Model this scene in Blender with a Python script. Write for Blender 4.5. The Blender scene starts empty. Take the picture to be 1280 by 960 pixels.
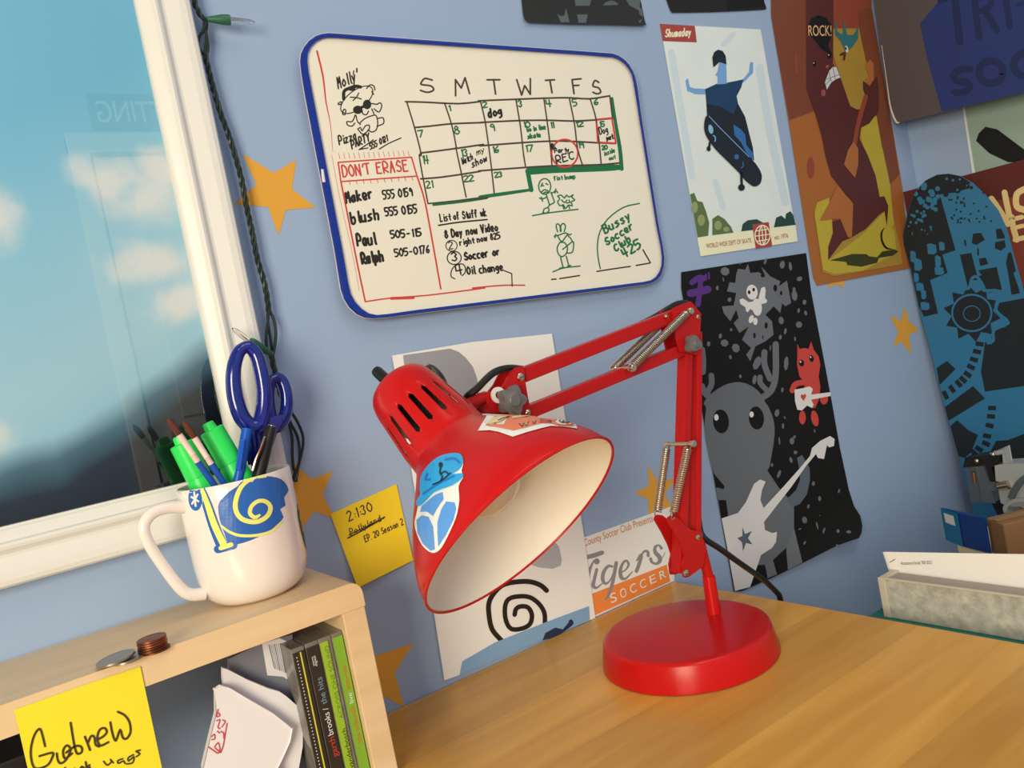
import bpy, bmesh, math, random
from math import sin, cos, pi, radians
from mathutils import Vector, Matrix
from mathutils.geometry import tessellate_polygon, delaunay_2d_cdt
from mathutils.bvhtree import BVHTree
random.seed(7)
SC = bpy.context.scene
COL = SC.collection
# ------------------------------------------------------------------ camera, world, lights, exposure
YAW, PITCH, ROLL, FPX = 0.5951268, -0.0434519, -0.1934797, 1011.68
CAM = Vector((0, -0.72, 1.065))
FWD = Vector((sin(YAW)*cos(PITCH), cos(YAW)*cos(PITCH), sin(PITCH)))
_rt = Vector((cos(YAW), -sin(YAW), 0)); _up = _rt.cross(FWD)
RT = cos(ROLL)*_rt + sin(ROLL)*_up
UP = -sin(ROLL)*_rt + cos(ROLL)*_up
cd = bpy.data.cameras.new('camera'); cam = bpy.data.objects.new('camera', cd); COL.objects.link(cam)
cd.sensor_width = 36.0; cd.lens = FPX*36/1280; cd.clip_start = 0.01
cam.matrix_world = Matrix(((RT.x, UP.x, -FWD.x, CAM.x), (RT.y, UP.y, -FWD.y, CAM.y), (RT.z, UP.z, -FWD.z, CAM.z), (0, 0, 0, 1)))
SC.camera = cam
SC.view_settings.view_transform = 'Standard'; SC.view_settings.look = 'None'
SC.view_settings.gamma = 1.0; SC.view_settings.use_curve_mapping = False
SC.view_settings.exposure = 0.0
w = bpy.data.worlds.new('daylight'); SC.world = w; w.use_nodes = True
w.node_tree.nodes['Background'].inputs[0].default_value = (1.0, 0.95, 0.80, 1)
w.node_tree.nodes['Background'].inputs[1].default_value = 0.235
def area(name, loc, target, sx, sy, power, col):
    l = bpy.data.lights.new(name, 'AREA'); l.shape = 'RECTANGLE'; l.size = sx; l.size_y = sy
    l.energy = power; l.color = col
    o = bpy.data.objects.new(name, l); COL.objects.link(o); o.location = loc
    o.rotation_euler = (Vector(target)-Vector(loc)).to_track_quat('-Z', 'Y').to_euler()
    return o
area('window_daylight', (-1.30, -1.55, 1.32), (0.35, -0.05, 1.0), 0.8, 0.95, 43, (1.0, 0.88, 0.64))
area('added_door_fill', (-0.1, -1.25, 2.25), (0.8, -2.15, 1.35), 0.35, 0.35, 11, (1.0, 0.92, 0.78))  # added light, no such lamp known; brightens the door for the glass reflection
area('ceiling_fixture', (0.55, -1.0, 2.35), (0.55, -0.6, 0.8), 0.8, 0.8, 5.5, (1.0, 0.86, 0.68))

# ------------------------------------------------------------------ helpers: pixel rays to points in the room
def ray(px, py): return ((px-640)/FPX)*RT - ((py-480)/FPX)*UP + FWD
def W(px, py, off=0.0):                       # on the plane y = -off (parallel to the back wall)
    d = ray(px, py); return CAM + d*((-off-CAM.y)/d.y)
def PX(px, py, X):
    d = ray(px, py); return CAM + d*((X-CAM.x)/d.x)
def PZ(px, py, z):
    d = ray(px, py); return CAM + d*((z-CAM.z)/d.z)
def K(x0, y0, s): return lambda pts: [(x0+a/s, y0+b/s) for a, b in pts]

# ------------------------------------------------------------------ materials
def lin(c):
    c = c/255.0
    return c/12.92 if c <= 0.04045 else ((c+0.055)/1.055)**2.4
EL = (1.02, 0.93, 0.74); ER = (0.80, 0.73, 0.62); EM = (0.85, 0.80, 0.68); E1 = (1, 1, 1)
def alb(rgb, E=EL): return tuple(min(0.86, max(0.004, lin(c)/e)) for c, e in zip(rgb, E))
_M = {}
def mat(name, rgb, E=EL, rough=0.55, metal=0.0, spec=0.5, coat=0.0, vary=0.0, scale=40, bump=0.0, alpha=None):
    if name in _M: return _M[name]
    m = bpy.data.materials.new(name); m.use_nodes = True; _M[name] = m
    nt = m.node_tree; b = nt.nodes['Principled BSDF']
    c = alb(rgb, E)
    b.inputs['Base Color'].default_value = (*c, 1)
    b.inputs['Roughness'].default_value = rough; b.inputs['Metallic'].default_value = metal
    b.inputs['Specular IOR Level'].default_value = spec; b.inputs['Coat Weight'].default_value = coat
    if vary or bump:
        tc = nt.nodes.new('ShaderNodeTexCoord'); n = nt.nodes.new('ShaderNodeTexNoise')
        n.inputs['Scale'].default_value = scale; n.inputs['Detail'].default_value = 4
        nt.links.new(tc.outputs['Object'], n.inputs['Vector'])
        if vary:
            mx = nt.nodes.new('ShaderNodeMix'); mx.data_type = 'RGBA'
            mx.inputs[6].default_value = (*[x*(1-vary) for x in c], 1); mx.inputs[7].default_value = (*[min(.9, x*(1+vary)) for x in c], 1)
            nt.links.new(n.outputs['Fac'], mx.inputs[0]); nt.links.new(mx.outputs[2], b.inputs['Base Color'])
        if bump:
            bp = nt.nodes.new('ShaderNodeBump'); bp.inputs['Strength'].default_value = bump; bp.inputs['Distance'].default_value = 0.001
            nt.links.new(n.outputs['Fac'], bp.inputs['Height']); nt.links.new(bp.outputs['Normal'], b.inputs['Normal'])
    return m
def wood(name, dark, light, E, scale, rough, planks=0.0):
    m = bpy.data.materials.new(name); m.use_nodes = True; nt = m.node_tree; b = nt.nodes['Principled BSDF']
    N = nt.nodes.new; L = nt.links.new
    tc = N('ShaderNodeTexCoord'); mp = N('ShaderNodeMapping'); mp.inputs['Scale'].default_value = scale
    L(tc.outputs['Object'], mp.inputs['Vector'])
    n1 = N('ShaderNodeTexNoise'); n1.inputs['Scale'].default_value = 3.0; n1.inputs['Detail'].default_value = 5; n1.inputs['Distortion'].default_value = 0.6
    L(mp.outputs[0], n1.inputs['Vector'])
    cr = N('ShaderNodeValToRGB'); cr.color_ramp.elements[0].position = 0.3; cr.color_ramp.elements[1].position = 0.72
    cr.color_ramp.elements[0].color = (*alb(dark, E), 1); cr.color_ramp.elements[1].color = (*alb(light, E), 1)
    L(n1.outputs['Fac'], cr.inputs['Fac']); out = cr.outputs[0]
    if planks:
        sp = N('ShaderNodeSeparateXYZ'); L(tc.outputs['Object'], sp.inputs[0])
        a = N('ShaderNodeMath'); a.operation = 'ADD'; a.inputs[1].default_value = 5.0075; L(sp.outputs['Y'], a.inputs[0])
        d = N('ShaderNodeMath'); d.operation = 'DIVIDE'; d.inputs[1].default_value = planks; L(a.outputs[0], d.inputs[0])
        f = N('ShaderNodeMath'); f.operation = 'FLOOR'; L(d.outputs[0], f.inputs[0])
        wn = N('ShaderNodeMath'); wn.operation = 'MODULO'; wn.inputs[1].default_value = 2.0; L(f.outputs[0], wn.inputs[0])
        mr = N('ShaderNodeMapRange'); mr.inputs[3].default_value = 0.90; mr.inputs[4].default_value = 1.05; L(wn.outputs['Value'], mr.inputs[0])
        mx = N('ShaderNodeVectorMath'); mx.operation = 'SCALE'; L(out, mx.inputs[0]); L(mr.outputs[0], mx.inputs['Scale']); out = mx.outputs[0]
    L(out, b.inputs['Base Color']); b.inputs['Roughness'].default_value = rough
    return m
def metal(name, rgb, rough=0.25):
    return mat(name, rgb, E1, rough=rough, metal=1.0)

# ------------------------------------------------------------------ mesh building
def origin(p):
    o = Vector((0, 0, 0))
    while p: o += p.location; p = p.parent
    return o
def obj(name, b, mats, parent=None, smooth=True, angle=35, bevel=0.0, kind=None, segs=2):
    org = origin(parent)
    me = bpy.data.meshes.new(name)
    me.from_pydata([tuple(Vector(v)-org) for v in b.v], [], b.f)
    for m in (mats if isinstance(mats, (list, tuple)) else [mats]): me.materials.append(m)
    me.polygons.foreach_set('material_index', b.m)
    if smooth:
        me.polygons.foreach_set('use_smooth', [True]*len(b.f)); me.set_sharp_from_angle(angle=radians(angle))
    me.update()
    o = bpy.data.objects.new(name, me); COL.objects.link(o)
    if parent: o.parent = parent
    if bevel:
        md = o.modifiers.new('bevel', 'BEVEL'); md.width = bevel; md.segments = segs; md.limit_method = 'ANGLE'; md.harden_normals = False
    if kind: o['kind'] = kind
    return o
def thing(name, label, cat, loc=(0, 0, 0), group=None):
    o = bpy.data.objects.new(name, None); COL.objects.link(o); o.location = loc; o.empty_display_size = 0.02
    o['label'] = label; o['category'] = cat
    if group: o['group'] = group
    return o
def tag(o, label, cat, group=None):
    o['label'] = label; o['category'] = cat
    if group: o['group'] = group
    return o
class B:
    def __init__(s): s.v = []; s.f = []; s.m = []
    def add(s, vs, fs, m=0):
        k = len(s.v); s.v += [Vector(v) for v in vs]
        for f in fs: s.f.append([i+k for i in f]); s.m.append(m)
        return s
    def box(s, a, b, m=0):
        (x0, y0, z0), (x1, y1, z1) = a, b
        return s.hexa([(x0, y0, z0), (x1, y0, z0), (x1, y1, z0), (x0, y1, z0)], [(x0, y0, z1), (x1, y0, z1), (x1, y1, z1), (x0, y1, z1)], m)
    def hexa(s, lo, hi, m=0):
        return s.add(list(lo)+list(hi), [(3, 2, 1, 0), (4, 5, 6, 7), (0, 1, 5, 4), (1, 2, 6, 5), (2, 3, 7, 6), (3, 0, 4, 7)], m)
    def prism(s, poly, vec, m=0):            # planar polygon swept along vec
        n = len(poly); vec = Vector(vec); P = [Vector(p) for p in poly]
        tri = [list(t) for t in tessellate_polygon([P])]
        s.add(P+[p+vec for p in P], tri+[[i+n for i in reversed(t)] for t in tri]+[(i, (i+1) % n, (i+1) % n+n, i+n) for i in range(n)], m)
        return s
    def lathe(s, prof, o, ax, seg=48, m=0, mf=None, cap0=False, cap1=False, hole=None):
        o = Vector(o); ax = Vector(ax).normalized()
        e1 = ax.cross(Vector((0, 0, 1)));
        if e1.length < 1e-4: e1 = Vector((1, 0, 0))
        e1.normalize(); e2 = ax.cross(e1); k = len(s.v)
        for t, r in prof:
            for j in range(seg):
                a = 2*pi*j/seg; s.v.append(o+ax*t+e1*(r*cos(a))+e2*(r*sin(a)))
        for i in range(len(prof)-1):
            for j in range(seg):
                if hole and hole(i, j): continue
                j2 = (j+1) % seg
                s.f.append([k+i*seg+j, k+i*seg+j2, k+(i+1)*seg+j2, k+(i+1)*seg+j]); s.m.append(mf(i) if mf else m)
        if cap0: s.f.append([k+j for j in range(seg)][::-1]); s.m.append(mf(0) if mf else m)
        if cap1: s.f.append([k+(len(prof)-1)*seg+j for j in range(seg)]); s.m.append(mf(len(prof)-2) if mf else m)
        return s
    def rod(s, p0, p1, r, seg=16, m=0, r1=None):
        p0 = Vector(p0); p1 = Vector(p1); L = (p1-p0).length
        return s.lathe([(0, r), (L, r if r1 is None else r1)], p0, p1-p0, seg, m, cap0=True, cap1=True)
    def tube(s, pts, r, seg=8, m=0, closed=False):
        P = [Vector(p) for p in pts]; n = len(P)
        rr = r if isinstance(r, (list, tuple)) else [r]*n
        k = len(s.v); nrm = None
        for i in range(n):
            if closed: t = P[(i+1) % n]-P[i-1]
            else: t = P[min(i+1, n-1)]-P[max(i-1, 0)]
            t.normalize()
            if nrm is None:
                nrm = t.orthogonal().normalized()
            nrm = (nrm - t*nrm.dot(t)).normalized(); bi = t.cross(nrm)
            for j in range(seg):
                a = 2*pi*j/seg; s.v.append(P[i]+nrm*(rr[i]*cos(a))+bi*(rr[i]*sin(a)))
        for i in range(n if closed else n-1):
            i2 = (i+1) % n
            for j in range(seg):
                j2 = (j+1) % seg
                s.f.append([k+i*seg+j, k+i*seg+j2, k+i2*seg+j2, k+i2*seg+j]); s.m.append(m)
        if not closed:
            s.f.append([k+j for j in range(seg)][::-1]); s.m.append(m)
            s.f.append([k+(n-1)*seg+j for j in range(seg)]); s.m.append(m)
        return s
    def bar(s, p0, p1, side, wd, dp, m=0):    # rectangular bar from p0 to p1; dp along side
        p0 = Vector(p0); p1 = Vector(p1); t = (p1-p0).normalized(); sd = Vector(side).normalized(); u = t.cross(sd).normalized()
        q = [(-1, -1), (1, -1), (1, 1), (-1, 1)]
        return s.hexa([p0+u*(a*wd/2)+sd*(b*dp/2) for a, b in q], [p1+u*(a*wd/2)+sd*(b*dp/2) for a, b in q], m)
    def ball(s, c, r, seg=16, m=0, sx=1.0, ax=(0, 0, 1)):
        n = seg//2
        return s.lathe([(-r*sx*cos(pi*i/n), max(1e-5, r*sin(pi*i/n))) for i in range(n+1)], c, ax, seg, m)
def crom(pts, n=4, closed=False):
    P = [Vector(p) for p in pts]
    if len(P) < 3: return P
    out = []; N = len(P)
    for i in range(N if closed else N-1):
        a = P[(i-1) % N] if closed or i > 0 else 2*P[0]-P[1]
        b = P[i]; c = P[(i+1) % N]
        d = P[(i+2) % N] if closed or i+2 < N else 2*P[-1]-P[-2]
        for k in range(n):
            t = k/n; out.append(0.5*((2*b)+(c-a)*t+(2*a-5*b+4*c-d)*t*t+(3*b-a-3*c+d)*t**3))
    if not closed: out.append(P[-1])
    return out
def coil(b, p0, p1, R, r, turns, seg=6, per=10, m=0):
    p0 = Vector(p0); p1 = Vector(p1); t = (p1-p0); L = t.length; t.normalize(); e1 = t.orthogonal().normalized(); e2 = t.cross(e1)
    n = int(turns*per); b.tube([p0+t*(L*i/n)+e1*(R*cos(2*pi*i/per))+e2*(R*sin(2*pi*i/per)) for i in range(n+1)], r, seg, m)

# ------------------------------------------------------------------ one-line handwriting alphabet (x 0-6; y: 0 descender, 2 baseline, 6 x-height, 9 cap)
GL = {'A': "02 39 62|15 55", 'B': "02 09|09 59 57 36 06|36 65 63 32 02", 'C': "68 49 18 05 13 42 63", 'D': "02 09 39 67 64 32 02", 'E': "69 09 02 62|06 46",
 'F': "69 09 02|06 46", 'G': "68 39 07 03 32 63 65 35", 'H': "09 02|69 62|06 66", 'I': "32 39", 'J': "59 54 42 13", 'K': "02 09|59 05 62", 'L': "09 02 52",
 'M': "02 19 35 59 62", 'N': "02 09 62 69", 'O': "39 07 04 32 64 67 39", 'P': "02 09 49 67 55 05", 'R': "02 09 49 67 55 05 62", 'S': "68 39 17 16 55 63 32 03",
 'T': "09 69|39 32", 'U': "09 03 32 63 69", 'V': "09 32 69", 'W': "09 12 36 52 69", 'Y': "09 36 69|36 32", 'Z': "09 69 02 62",
 'a': "56 26 04 22 43 56 52", 'b': "09 02 42 54 46 05", 'c': "56 26 04 22 52", 'd': "56 26 04 22 53|59 52", 'e': "04 54 46 16 04 22 52", 'f': "58 39 27 22|06 46",
 'g': "56 26 04 23 54 56 51 30 10", 'h': "09 02|05 36 55 52", 'i': "26 22|28 28", 'k': "09 02|46 04 52", 'l': "29 23 32", 'm': "02 06|05 26 32|35 56 62",
 'n': "02 06|05 36 55 52", 'o': "36 04 32 64 36", 'p': "06 00|06 46 54 42 02", 'r': "02 06|04 26 46", 's': "56 26 15 44 53 22 02", 't': "38 33 42|16 56",
 'u': "06 03 22 53 56 52", 'v': "06 22 46", 'w': "06 12 35 52 66", 'y': "06 23|56 10", 'z': "06 56 02 52", 'x': "06 52|56 02",
 '0': "39 07 04 32 64 67 39", '1': "28 39 32", '2': "08 39 67 02 62", '3': "08 39 57 36 54 32 03", '4': "09 05 65|49 42", '5': "69 09 06 46 64 32 02",
 '6': "59 16 03 32 54 45 14", '7': "09 69 22", '8': "36 17 39 57 36 04 32 64 36", '9': "66 36 17 39 67 62", "'": "29 17", '-': "15 55", ':': "25 25|23 23",
 '.': "22 22", '/': "02 59", '!': "39 35|32 32"}
_NARROW = {'I': 6, 'i': 4, 'l': 4, "'": 3, ':': 3, '.': 3, '1': 4, 't': 5, ' ': 5.5}
_FONT = {}
def font_mesh(txt):
    if txt in _FONT: return _FONT[txt]
    c = bpy.data.curves.new('lettering', 'FONT'); c.body = txt; c.size = 1.0
    o = bpy.data.objects.new('lettering', c); COL.objects.link(o)
    dg = bpy.context.evaluated_depsgraph_get(); me = o.evaluated_get(dg).to_mesh()
    vs = [(v.co.x, v.co.y) for v in me.vertices]; fs = [list(p.vertices) for p in me.polygons]
    o.evaluated_get(dg).to_mesh_clear(); bpy.data.objects.remove(o); bpy.data.curves.remove(c)
    x0 = min(v[0] for v in vs); x1 = max(v[0] for v in vs)
    _FONT[txt] = ([((x-x0)/(x1-x0), y/0.69) for x, y in vs], fs); return _FONT[txt]
class Sheet(B):
    """Flat or gently curled sheets and the ink on them; points are given in picture pixels and cast on to the sheet's real surface."""
    def __init__(s, mapf, k=None, lift=0.0012, step=0.00018):
        super().__init__(); s.mapf = mapf; s.cnt = 0; s.clip = None; s.k = k or (lambda p: p); s.lift = lift; s.step = step; s.mats = []
    def mi(s, m):
        if m not in s.mats: s.mats.append(m)
        return s.mats.index(m)
    def eps(s): s.cnt = (s.cnt+1) % 13; return s.cnt*3.5e-6
    def at(s, k): s.k = k; return s
    def flat(s, pts, m, L): # tessellated polygon of already converted px points
        if s.clip:                       # keep the print inside the outline of the thing it is on
            a = [Vector((p[0], p[1])) for p in pts]; b = [Vector(p[:2]) for p in s.clip]; n = len(a)
            r = delaunay_2d_cdt(a+b, [], [list(range(n)), list(range(n, n+len(b)))], 1, 1e-5)
            fs = [list(f) for f, o in zip(r[2], r[5]) if 0 in o and 1 in o]
            if not fs: return
            use = sorted({i for f in fs for i in f}); ix = {v: i for i, v in enumerate(use)}; h = s.lift+L*s.step+s.eps()
            s.add([s.mapf(r[0][i].x, r[0][i].y, h) for i in use], [[ix[i] for i in f] for f in fs], s.mi(m)); return
        tri = tessellate_polygon([[Vector((p[0], p[1], 0)) for p in pts]])
        h = s.lift+L*s.step+s.eps(); s.add([s.mapf(p[0], p[1], h) for p in pts], [list(t) for t in tri], s.mi(m))
    def poly(s, pts, m, L=1, grid=None, smooth=0):
        P = [Vector((a, b)) for a, b in s.k(pts)]
        if smooth: P = crom(P, smooth, True)
        if not grid: return s.flat(P, m, L)
        n = len(P); V = []; Ed = []
        for i in range(n):
            a = P[i]; c = P[(i+1) % n]; q = max(1, int((c-a).length/grid))
            V += [a.lerp(c, j/q) for j in range(q)]
        nb = len(V); Ed = [(i, (i+1) % nb) for i in range(nb)]
        xs = [p.x for p in P]; ys = [p.y for p in P]
        x = min(xs)+grid/2
        while x < max(xs):
            y = min(ys)+grid/2
            while y < max(ys):
                if all((Vector((x, y))-q).length > grid*0.4 for q in V[:nb]): V.append(Vector((x, y)))
                y += grid
            x += grid
        r = delaunay_2d_cdt(V, Ed, [list(range(nb))], 1, 1e-6)
        h = s.lift+L*s.step+s.eps(); s.add([s.mapf(p.x, p.y, h) for p in r[0]], [list(f) for f in r[2]], s.mi(m))
    def paper(s, pts, m, grid=None, thick=0.0008, edge=None):
        P = s.k(pts); s.poly(pts, m, 0, grid)
        n = len(P); e = []
        for i in range(n):
            a = P[i]; c = P[(i+1) % n]; q = max(1, int(math.dist(a, c)/grid)) if grid else 1
            e += [(a[0]+(c[0]-a[0])*j/q, a[1]+(c[1]-a[1])*j/q) for j in range(q)]
        n = len(e)
        s.add([s.mapf(p[0], p[1], s.lift) for p in e]+[s.mapf(p[0], p[1], s.lift-thick) for p in e], [(i, (i+1) % n, (i+1) % n+n, i+n) for i in range(n)], s.mi(edge or m))
    def ell(s, cx, cy, rx, ry, m, L=1, rot=0.0, n=22, grid=None):
        c, d = cos(rot), sin(rot)
        s.poly([(cx+rx*cos(2*pi*i/n)*c-ry*sin(2*pi*i/n)*d, cy+rx*cos(2*pi*i/n)*d+ry*sin(2*pi*i/n)*c) for i in range(n)], m, L, grid)
    def stroke(s, pts, wd, m, L=2, closed=False, smooth=3):
        u = s.k([(0, 0), (1, 0)]); sc = math.dist(*u)
        P = [Vector((a, b, 0)) for a, b in s.k([p[:2] for p in pts])]
        if isinstance(wd, (list, tuple)): R = [x*sc/2 for x in wd]
        else: R = [wd*sc/2]*len(P)
        if smooth and len(P) > 2:
            Q = crom([Vector((p.x, p.y, r)) for p, r in zip(P, R)], smooth, closed)
        else: Q = [Vector((p.x, p.y, r)) for p, r in zip(P, R)]
        if closed: Q = Q+[Q[0]]
        mi = s.mi(m); h0 = s.lift+L*s.step
        for i, q in enumerate(Q):
            r = max(q.z, 0.05); n = 6 if r < 1.5 else 10; h = h0+s.eps()
            s.add([s.mapf(q.x+r*cos(2*pi*j/n), q.y+r*sin(2*pi*j/n), h) for j in range(n)], [list(range(n))], mi)
            if i:
                p = Q[i-1]; t = Vector((q.x-p.x, q.y-p.y))
                if t.length < 1e-4: continue
                t.normalize(); nx, ny = -t.y, t.x; rp = max(p.z, 0.05); h = h0+s.eps()
                s.add([s.mapf(p.x+nx*rp, p.y+ny*rp, h), s.mapf(q.x+nx*r, q.y+ny*r, h), s.mapf(q.x-nx*r, q.y-ny*r, h), s.mapf(p.x-nx*rp, p.y-ny*rp, h)], [(0, 1, 2, 3)], mi)
    def hand(s, txt, p0, p1, h, wd, m, L=2, lean=0.16, jit=0.25, smooth=2):
        p0 = Vector(p0); d = Vector(p1)-p0; up = Vector((-lean*h, -h))/7.0; up = up*(0.9 if len(txt) > 2 else 1.0)
        if len(txt) > 2: wd = wd*1.3 if not isinstance(wd, list) else wd
        tot = sum(_NARROW.get(c, 7.2) for c in txt)-1.2; x = 0
        for c in txt:
            if c in GL:
                for st in GL[c].split('|'):
                    pts = []
                    for q in st.split():
                        gx = x+int(q[0])*(0.8 if len(txt) > 2 else 1.0)+random.uniform(-jit, jit); gy = int(q[1])-2+random.uniform(-jit, jit)
                        v = p0+d*(gx/tot)+up*gy; pts.append((v.x, v.y))
                    s.stroke(pts, wd, m, L, smooth=0 if c in 'MNAKVWXYZEFHILTkvwxz147' else smooth)
            x += _NARROW.get(c, 7.2)
    def text(s, txt, p0, p1, h, m, L=2, lean=0.16):
        vs, fs = font_mesh(txt); p0 = Vector(p0); d = Vector(p1)-p0; up = Vector((-lean*h, -h))
        P = s.k([tuple(p0+d*a+up*b) for a, b in vs])
        h = s.lift+L*s.step+s.eps(); s.add([s.mapf(p[0], p[1], h) for p in P], fs, s.mi(m))
    def done(s, name, parent=None, smooth=False, angle=35):
        return obj(name, s, s.mats, parent, smooth=smooth, angle=angle)
def wallmap(curl=None):
    if curl: return lambda px, py, l: W(px, py, l+curl(px, py))
    return lambda px, py, l: W(px, py, l)
def plane_map(p0, n):
    p0 = Vector(p0); n = Vector(n).normalized()
    def f(px, py, l):
        d = ray(px, py); return CAM + d*((p0+n*l-CAM).dot(n)/d.dot(n))
    return f

# ------------------------------------------------------------------ shared materials
M_wall = mat('blue_wall_paint', (160, 178, 202), (1.08, 1.01, 0.89), rough=0.75, spec=0.25, vary=0.02, scale=6, bump=0.12)
M_star = mat('orange_star_paint', (226, 160, 58), EL, rough=0.8, spec=0.2)
M_white = mat('white_paint', (230, 220, 202), (1.06, .96, .80), rough=0.35)
M_paper = mat('white_paper', (232, 226, 220), EM, rough=0.8, spec=0.2)
M_black = mat('black_plastic', (22, 23, 24), E1, rough=0.35)
M_red = mat('red_enamel', (184, 20, 20), (0.92, 0.9, 0.85), rough=0.26, spec=0.25)
M_red2 = mat('red_enamel_bars', (172, 20, 19), (0.92, 0.9, 0.85), rough=0.36, spec=0.2)
M_enamel = mat('cream_enamel', (238, 230, 212), (1.0, .98, .90), rough=0.55, spec=0.3)
M_steel = metal('nickel_steel', (205, 190, 165), 0.25)
M_grey = mat('grey_knob_plastic', (98, 96, 93), (0.9, .87, .8), rough=0.4)
M_shelf = wood('birch_shelf', (228, 184, 128), (240, 202, 150), (1.10, 0.96, 0.76), (2, 14, 14), 0.45)
M_desk = wood('honey_desk', (176, 122, 54), (194, 142, 70), (0.74, 0.69, 0.74), (1.4, 16, 8), 0.33, planks=0.1)
M_ink = mat('black_marker', (34, 28, 22), E1, rough=0.5)
M_green_ink = mat('green_marker', (20, 108, 62), (0.9, .9, .9), rough=0.5)
M_red_ink = mat('red_marker', (206, 62, 50), (0.95, .9, .8), rough=0.5)

# ------------------------------------------------------------------ room shell
XR = 1.37
obj('wall_back', B().box((-1.6, 0, 0), (XR+0.1, 0.1, 2.6)), M_wall, smooth=False, kind='structure')
obj('wall_right', B().box((XR, -2.2, 0), (XR+0.1, 0, 2.6)), M_wall, smooth=False, kind='structure')
obj('wall_front', B().box((-1.6, -2.25, 0), (XR+0.1, -2.15, 2.6)), M_wall, smooth=False, kind='structure')
M_floor = wood('oak_floor', (120, 86, 54), (160, 118, 78), E1, (2, 12, 8), 0.4)
obj('floor', B().box((-1.6, -2.25, -0.1), (XR+0.1, 0.1, 0)), M_floor, smooth=False, kind='structure')

# the door on the opposite wall, seen only as a reflection in the picture glass
yd = -2.15
d1 = obj('door_1', B().box((0.50, yd, 0.0), (1.2, yd+0.02, 1.92)).box((0.60, yd+.02, 0.2), (1.1, yd+0.026, 0.9)).box((0.60, yd+.02, 1.05), (1.1, yd+0.026, 1.8)), M_white, smooth=False, bevel=0.003, kind='structure')
dc = B().box((0.43, yd, 0), (0.49, yd+0.035, 1.99)).box((1.21, yd, 0), (1.27, yd+0.035, 1.99)).box((0.43, yd, 1.93), (1.27, yd+0.036, 1.995))
obj('door_casing', dc, M_white, d1, smooth=False, bevel=0.003)
kb = B().rod((0.57, yd+.02, 1.0), (0.57, yd+.06, 1.0), 0.012).ball((0.57, yd+.075, 1.0), 0.027)
obj('door_knob', kb, M_steel, d1)
M_signb = mat('navy_sign', (34, 48, 78), E1, rough=0.5)
M_signt = mat('white_sign_lettering', (230, 230, 225), E1, rough=0.5)
sg = thing('wall_sign', 'dark blue CUTTING sign above the door, seen reflected in the picture glass', 'sign', (0.68, yd, 2.06))
obj('sign_board', B().box((0.52, yd, 2.01), (0.86, yd+0.012, 2.13)), M_signb, sg, smooth=False, bevel=0.002)
vs, fs = font_mesh('CUTTING')
sgt = B().add([(0.84-0.30*a, yd+0.0135, 2.035+0.07*b) for a, b in vs], fs)
obj('lettering', sgt, M_signt, sg, smooth=False)

# ------------------------------------------------------------------ desk
ZD = 0.7505; XE = 0.664
dk = thing('desk', 'honey-coloured wooden desk top carrying the red lamp', 'desk', (0.0, -0.3, 0))
obj('desk_top', B().box((-0.75, -0.66, ZD-0.03), (XE, -0.0015, ZD)), M_desk, dk, smooth=False, bevel=0.0015)
for x in (-0.70, XE-0.07):
    for y in (-0.62, -0.07):
        obj('leg', B().box((x, y, 0), (x+0.05, y+0.05, ZD-0.03)), M_desk, dk, smooth=False, bevel=0.003)
obj('apron', B().box((-0.66, -0.60, ZD-0.1), (XE-0.06, -0.58, ZD-0.03)), M_desk, dk, smooth=False)

# ------------------------------------------------------------------ stars painted on the wall
def star(k, pts, label):
    s = Sheet(wallmap(), k, lift=0.0003); s.poly(pts, M_star, 0)
    tag(s.done('star_decal'), label, 'star', 'orange stars on the blue wall')
star(K(0, 0, 3.2), [(970, 615), (1095, 692), (1185, 638), (1168, 755), (1262, 830), (1143, 840), (1115, 942), (1072, 828), (938, 815), (1025, 738)], 'orange star on the wall between the string lights and the whiteboard')
star(K(180, 420, 2.824), [(520, 440), (590, 505), (667, 477), (630, 560), (676, 645), (600, 620), (550, 690), (535, 610), (470, 580), (530, 530)], 'orange star half hidden behind the white mug')
star(K(380, 580, 3.2), [(438, 716), (362, 838), (402, 972), (300, 920), (210, 980), (225, 870), (160, 790), (285, 768)], 'orange star low on the wall just right of the wooden shelf')
star(K(720, 520, 3.693), [(330, 228), (375, 300), (460, 290), (410, 360), (445, 430), (370, 420), (335, 480), (335, 385), (272, 355), (338, 320)], 'orange star behind the lower springs of the red lamp')
star(K(1080, 200, 3.43), [(176, 626), (192, 690), (236, 728), (192, 752), (205, 836), (160, 778), (124, 804), (146, 736), (110, 664), (158, 690)], 'small orange star on the bare wall beside the skateboard')
star(K(960, 170, 5.0526), [(375, 965), (395, 925), (380, 890), (425, 900), (460, 870), (462, 910), (500, 930), (470, 935), (487, 965), (435, 935)], 'orange star peeking out under the brown and orange poster')

# ------------------------------------------------------------------ framed picture
FX1, FZ0 = 0.2255, 0.9645; FX0, FZ1 = -0.66, 1.66
pf = thing('picture_frame', 'large white-framed picture of a pale blue sky behind glass', 'picture', (FX1, 0, FZ0))
prof = [(0, 0), (0, 0.017), (0.002, 0.0195), (0.006, 0.0205), (0.012, 0.0200), (0.019, 0.0178), (0.0245, 0.0162), (0.0270, 0.0164), (0.0292, 0.0180), (0.031, 0.0196), (0.0335, 0.0203), (0.036, 0.0195), (0.0372, 0.0165), (0.041, 0.0150), (0.046, 0.0128), (0.0475, 0.0112), (0.0492, 0.0110), (0.0495, 0.004)]
prof = [(d*0.885, h) for d, h in prof]
fb = B(); rings = []
for d, h in prof: rings.append([(FX0+d, -h, FZ0+d), (FX1-d, -h, FZ0+d), (FX1-d, -h, FZ1-d), (FX0+d, -h, FZ1-d)])
for a, b in zip(rings, rings[1:]):
    for i in range(4):
        j = (i+1) % 4; fb.add([a[i], a[j], b[j], b[i]], [(0, 1, 2, 3)])
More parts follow.
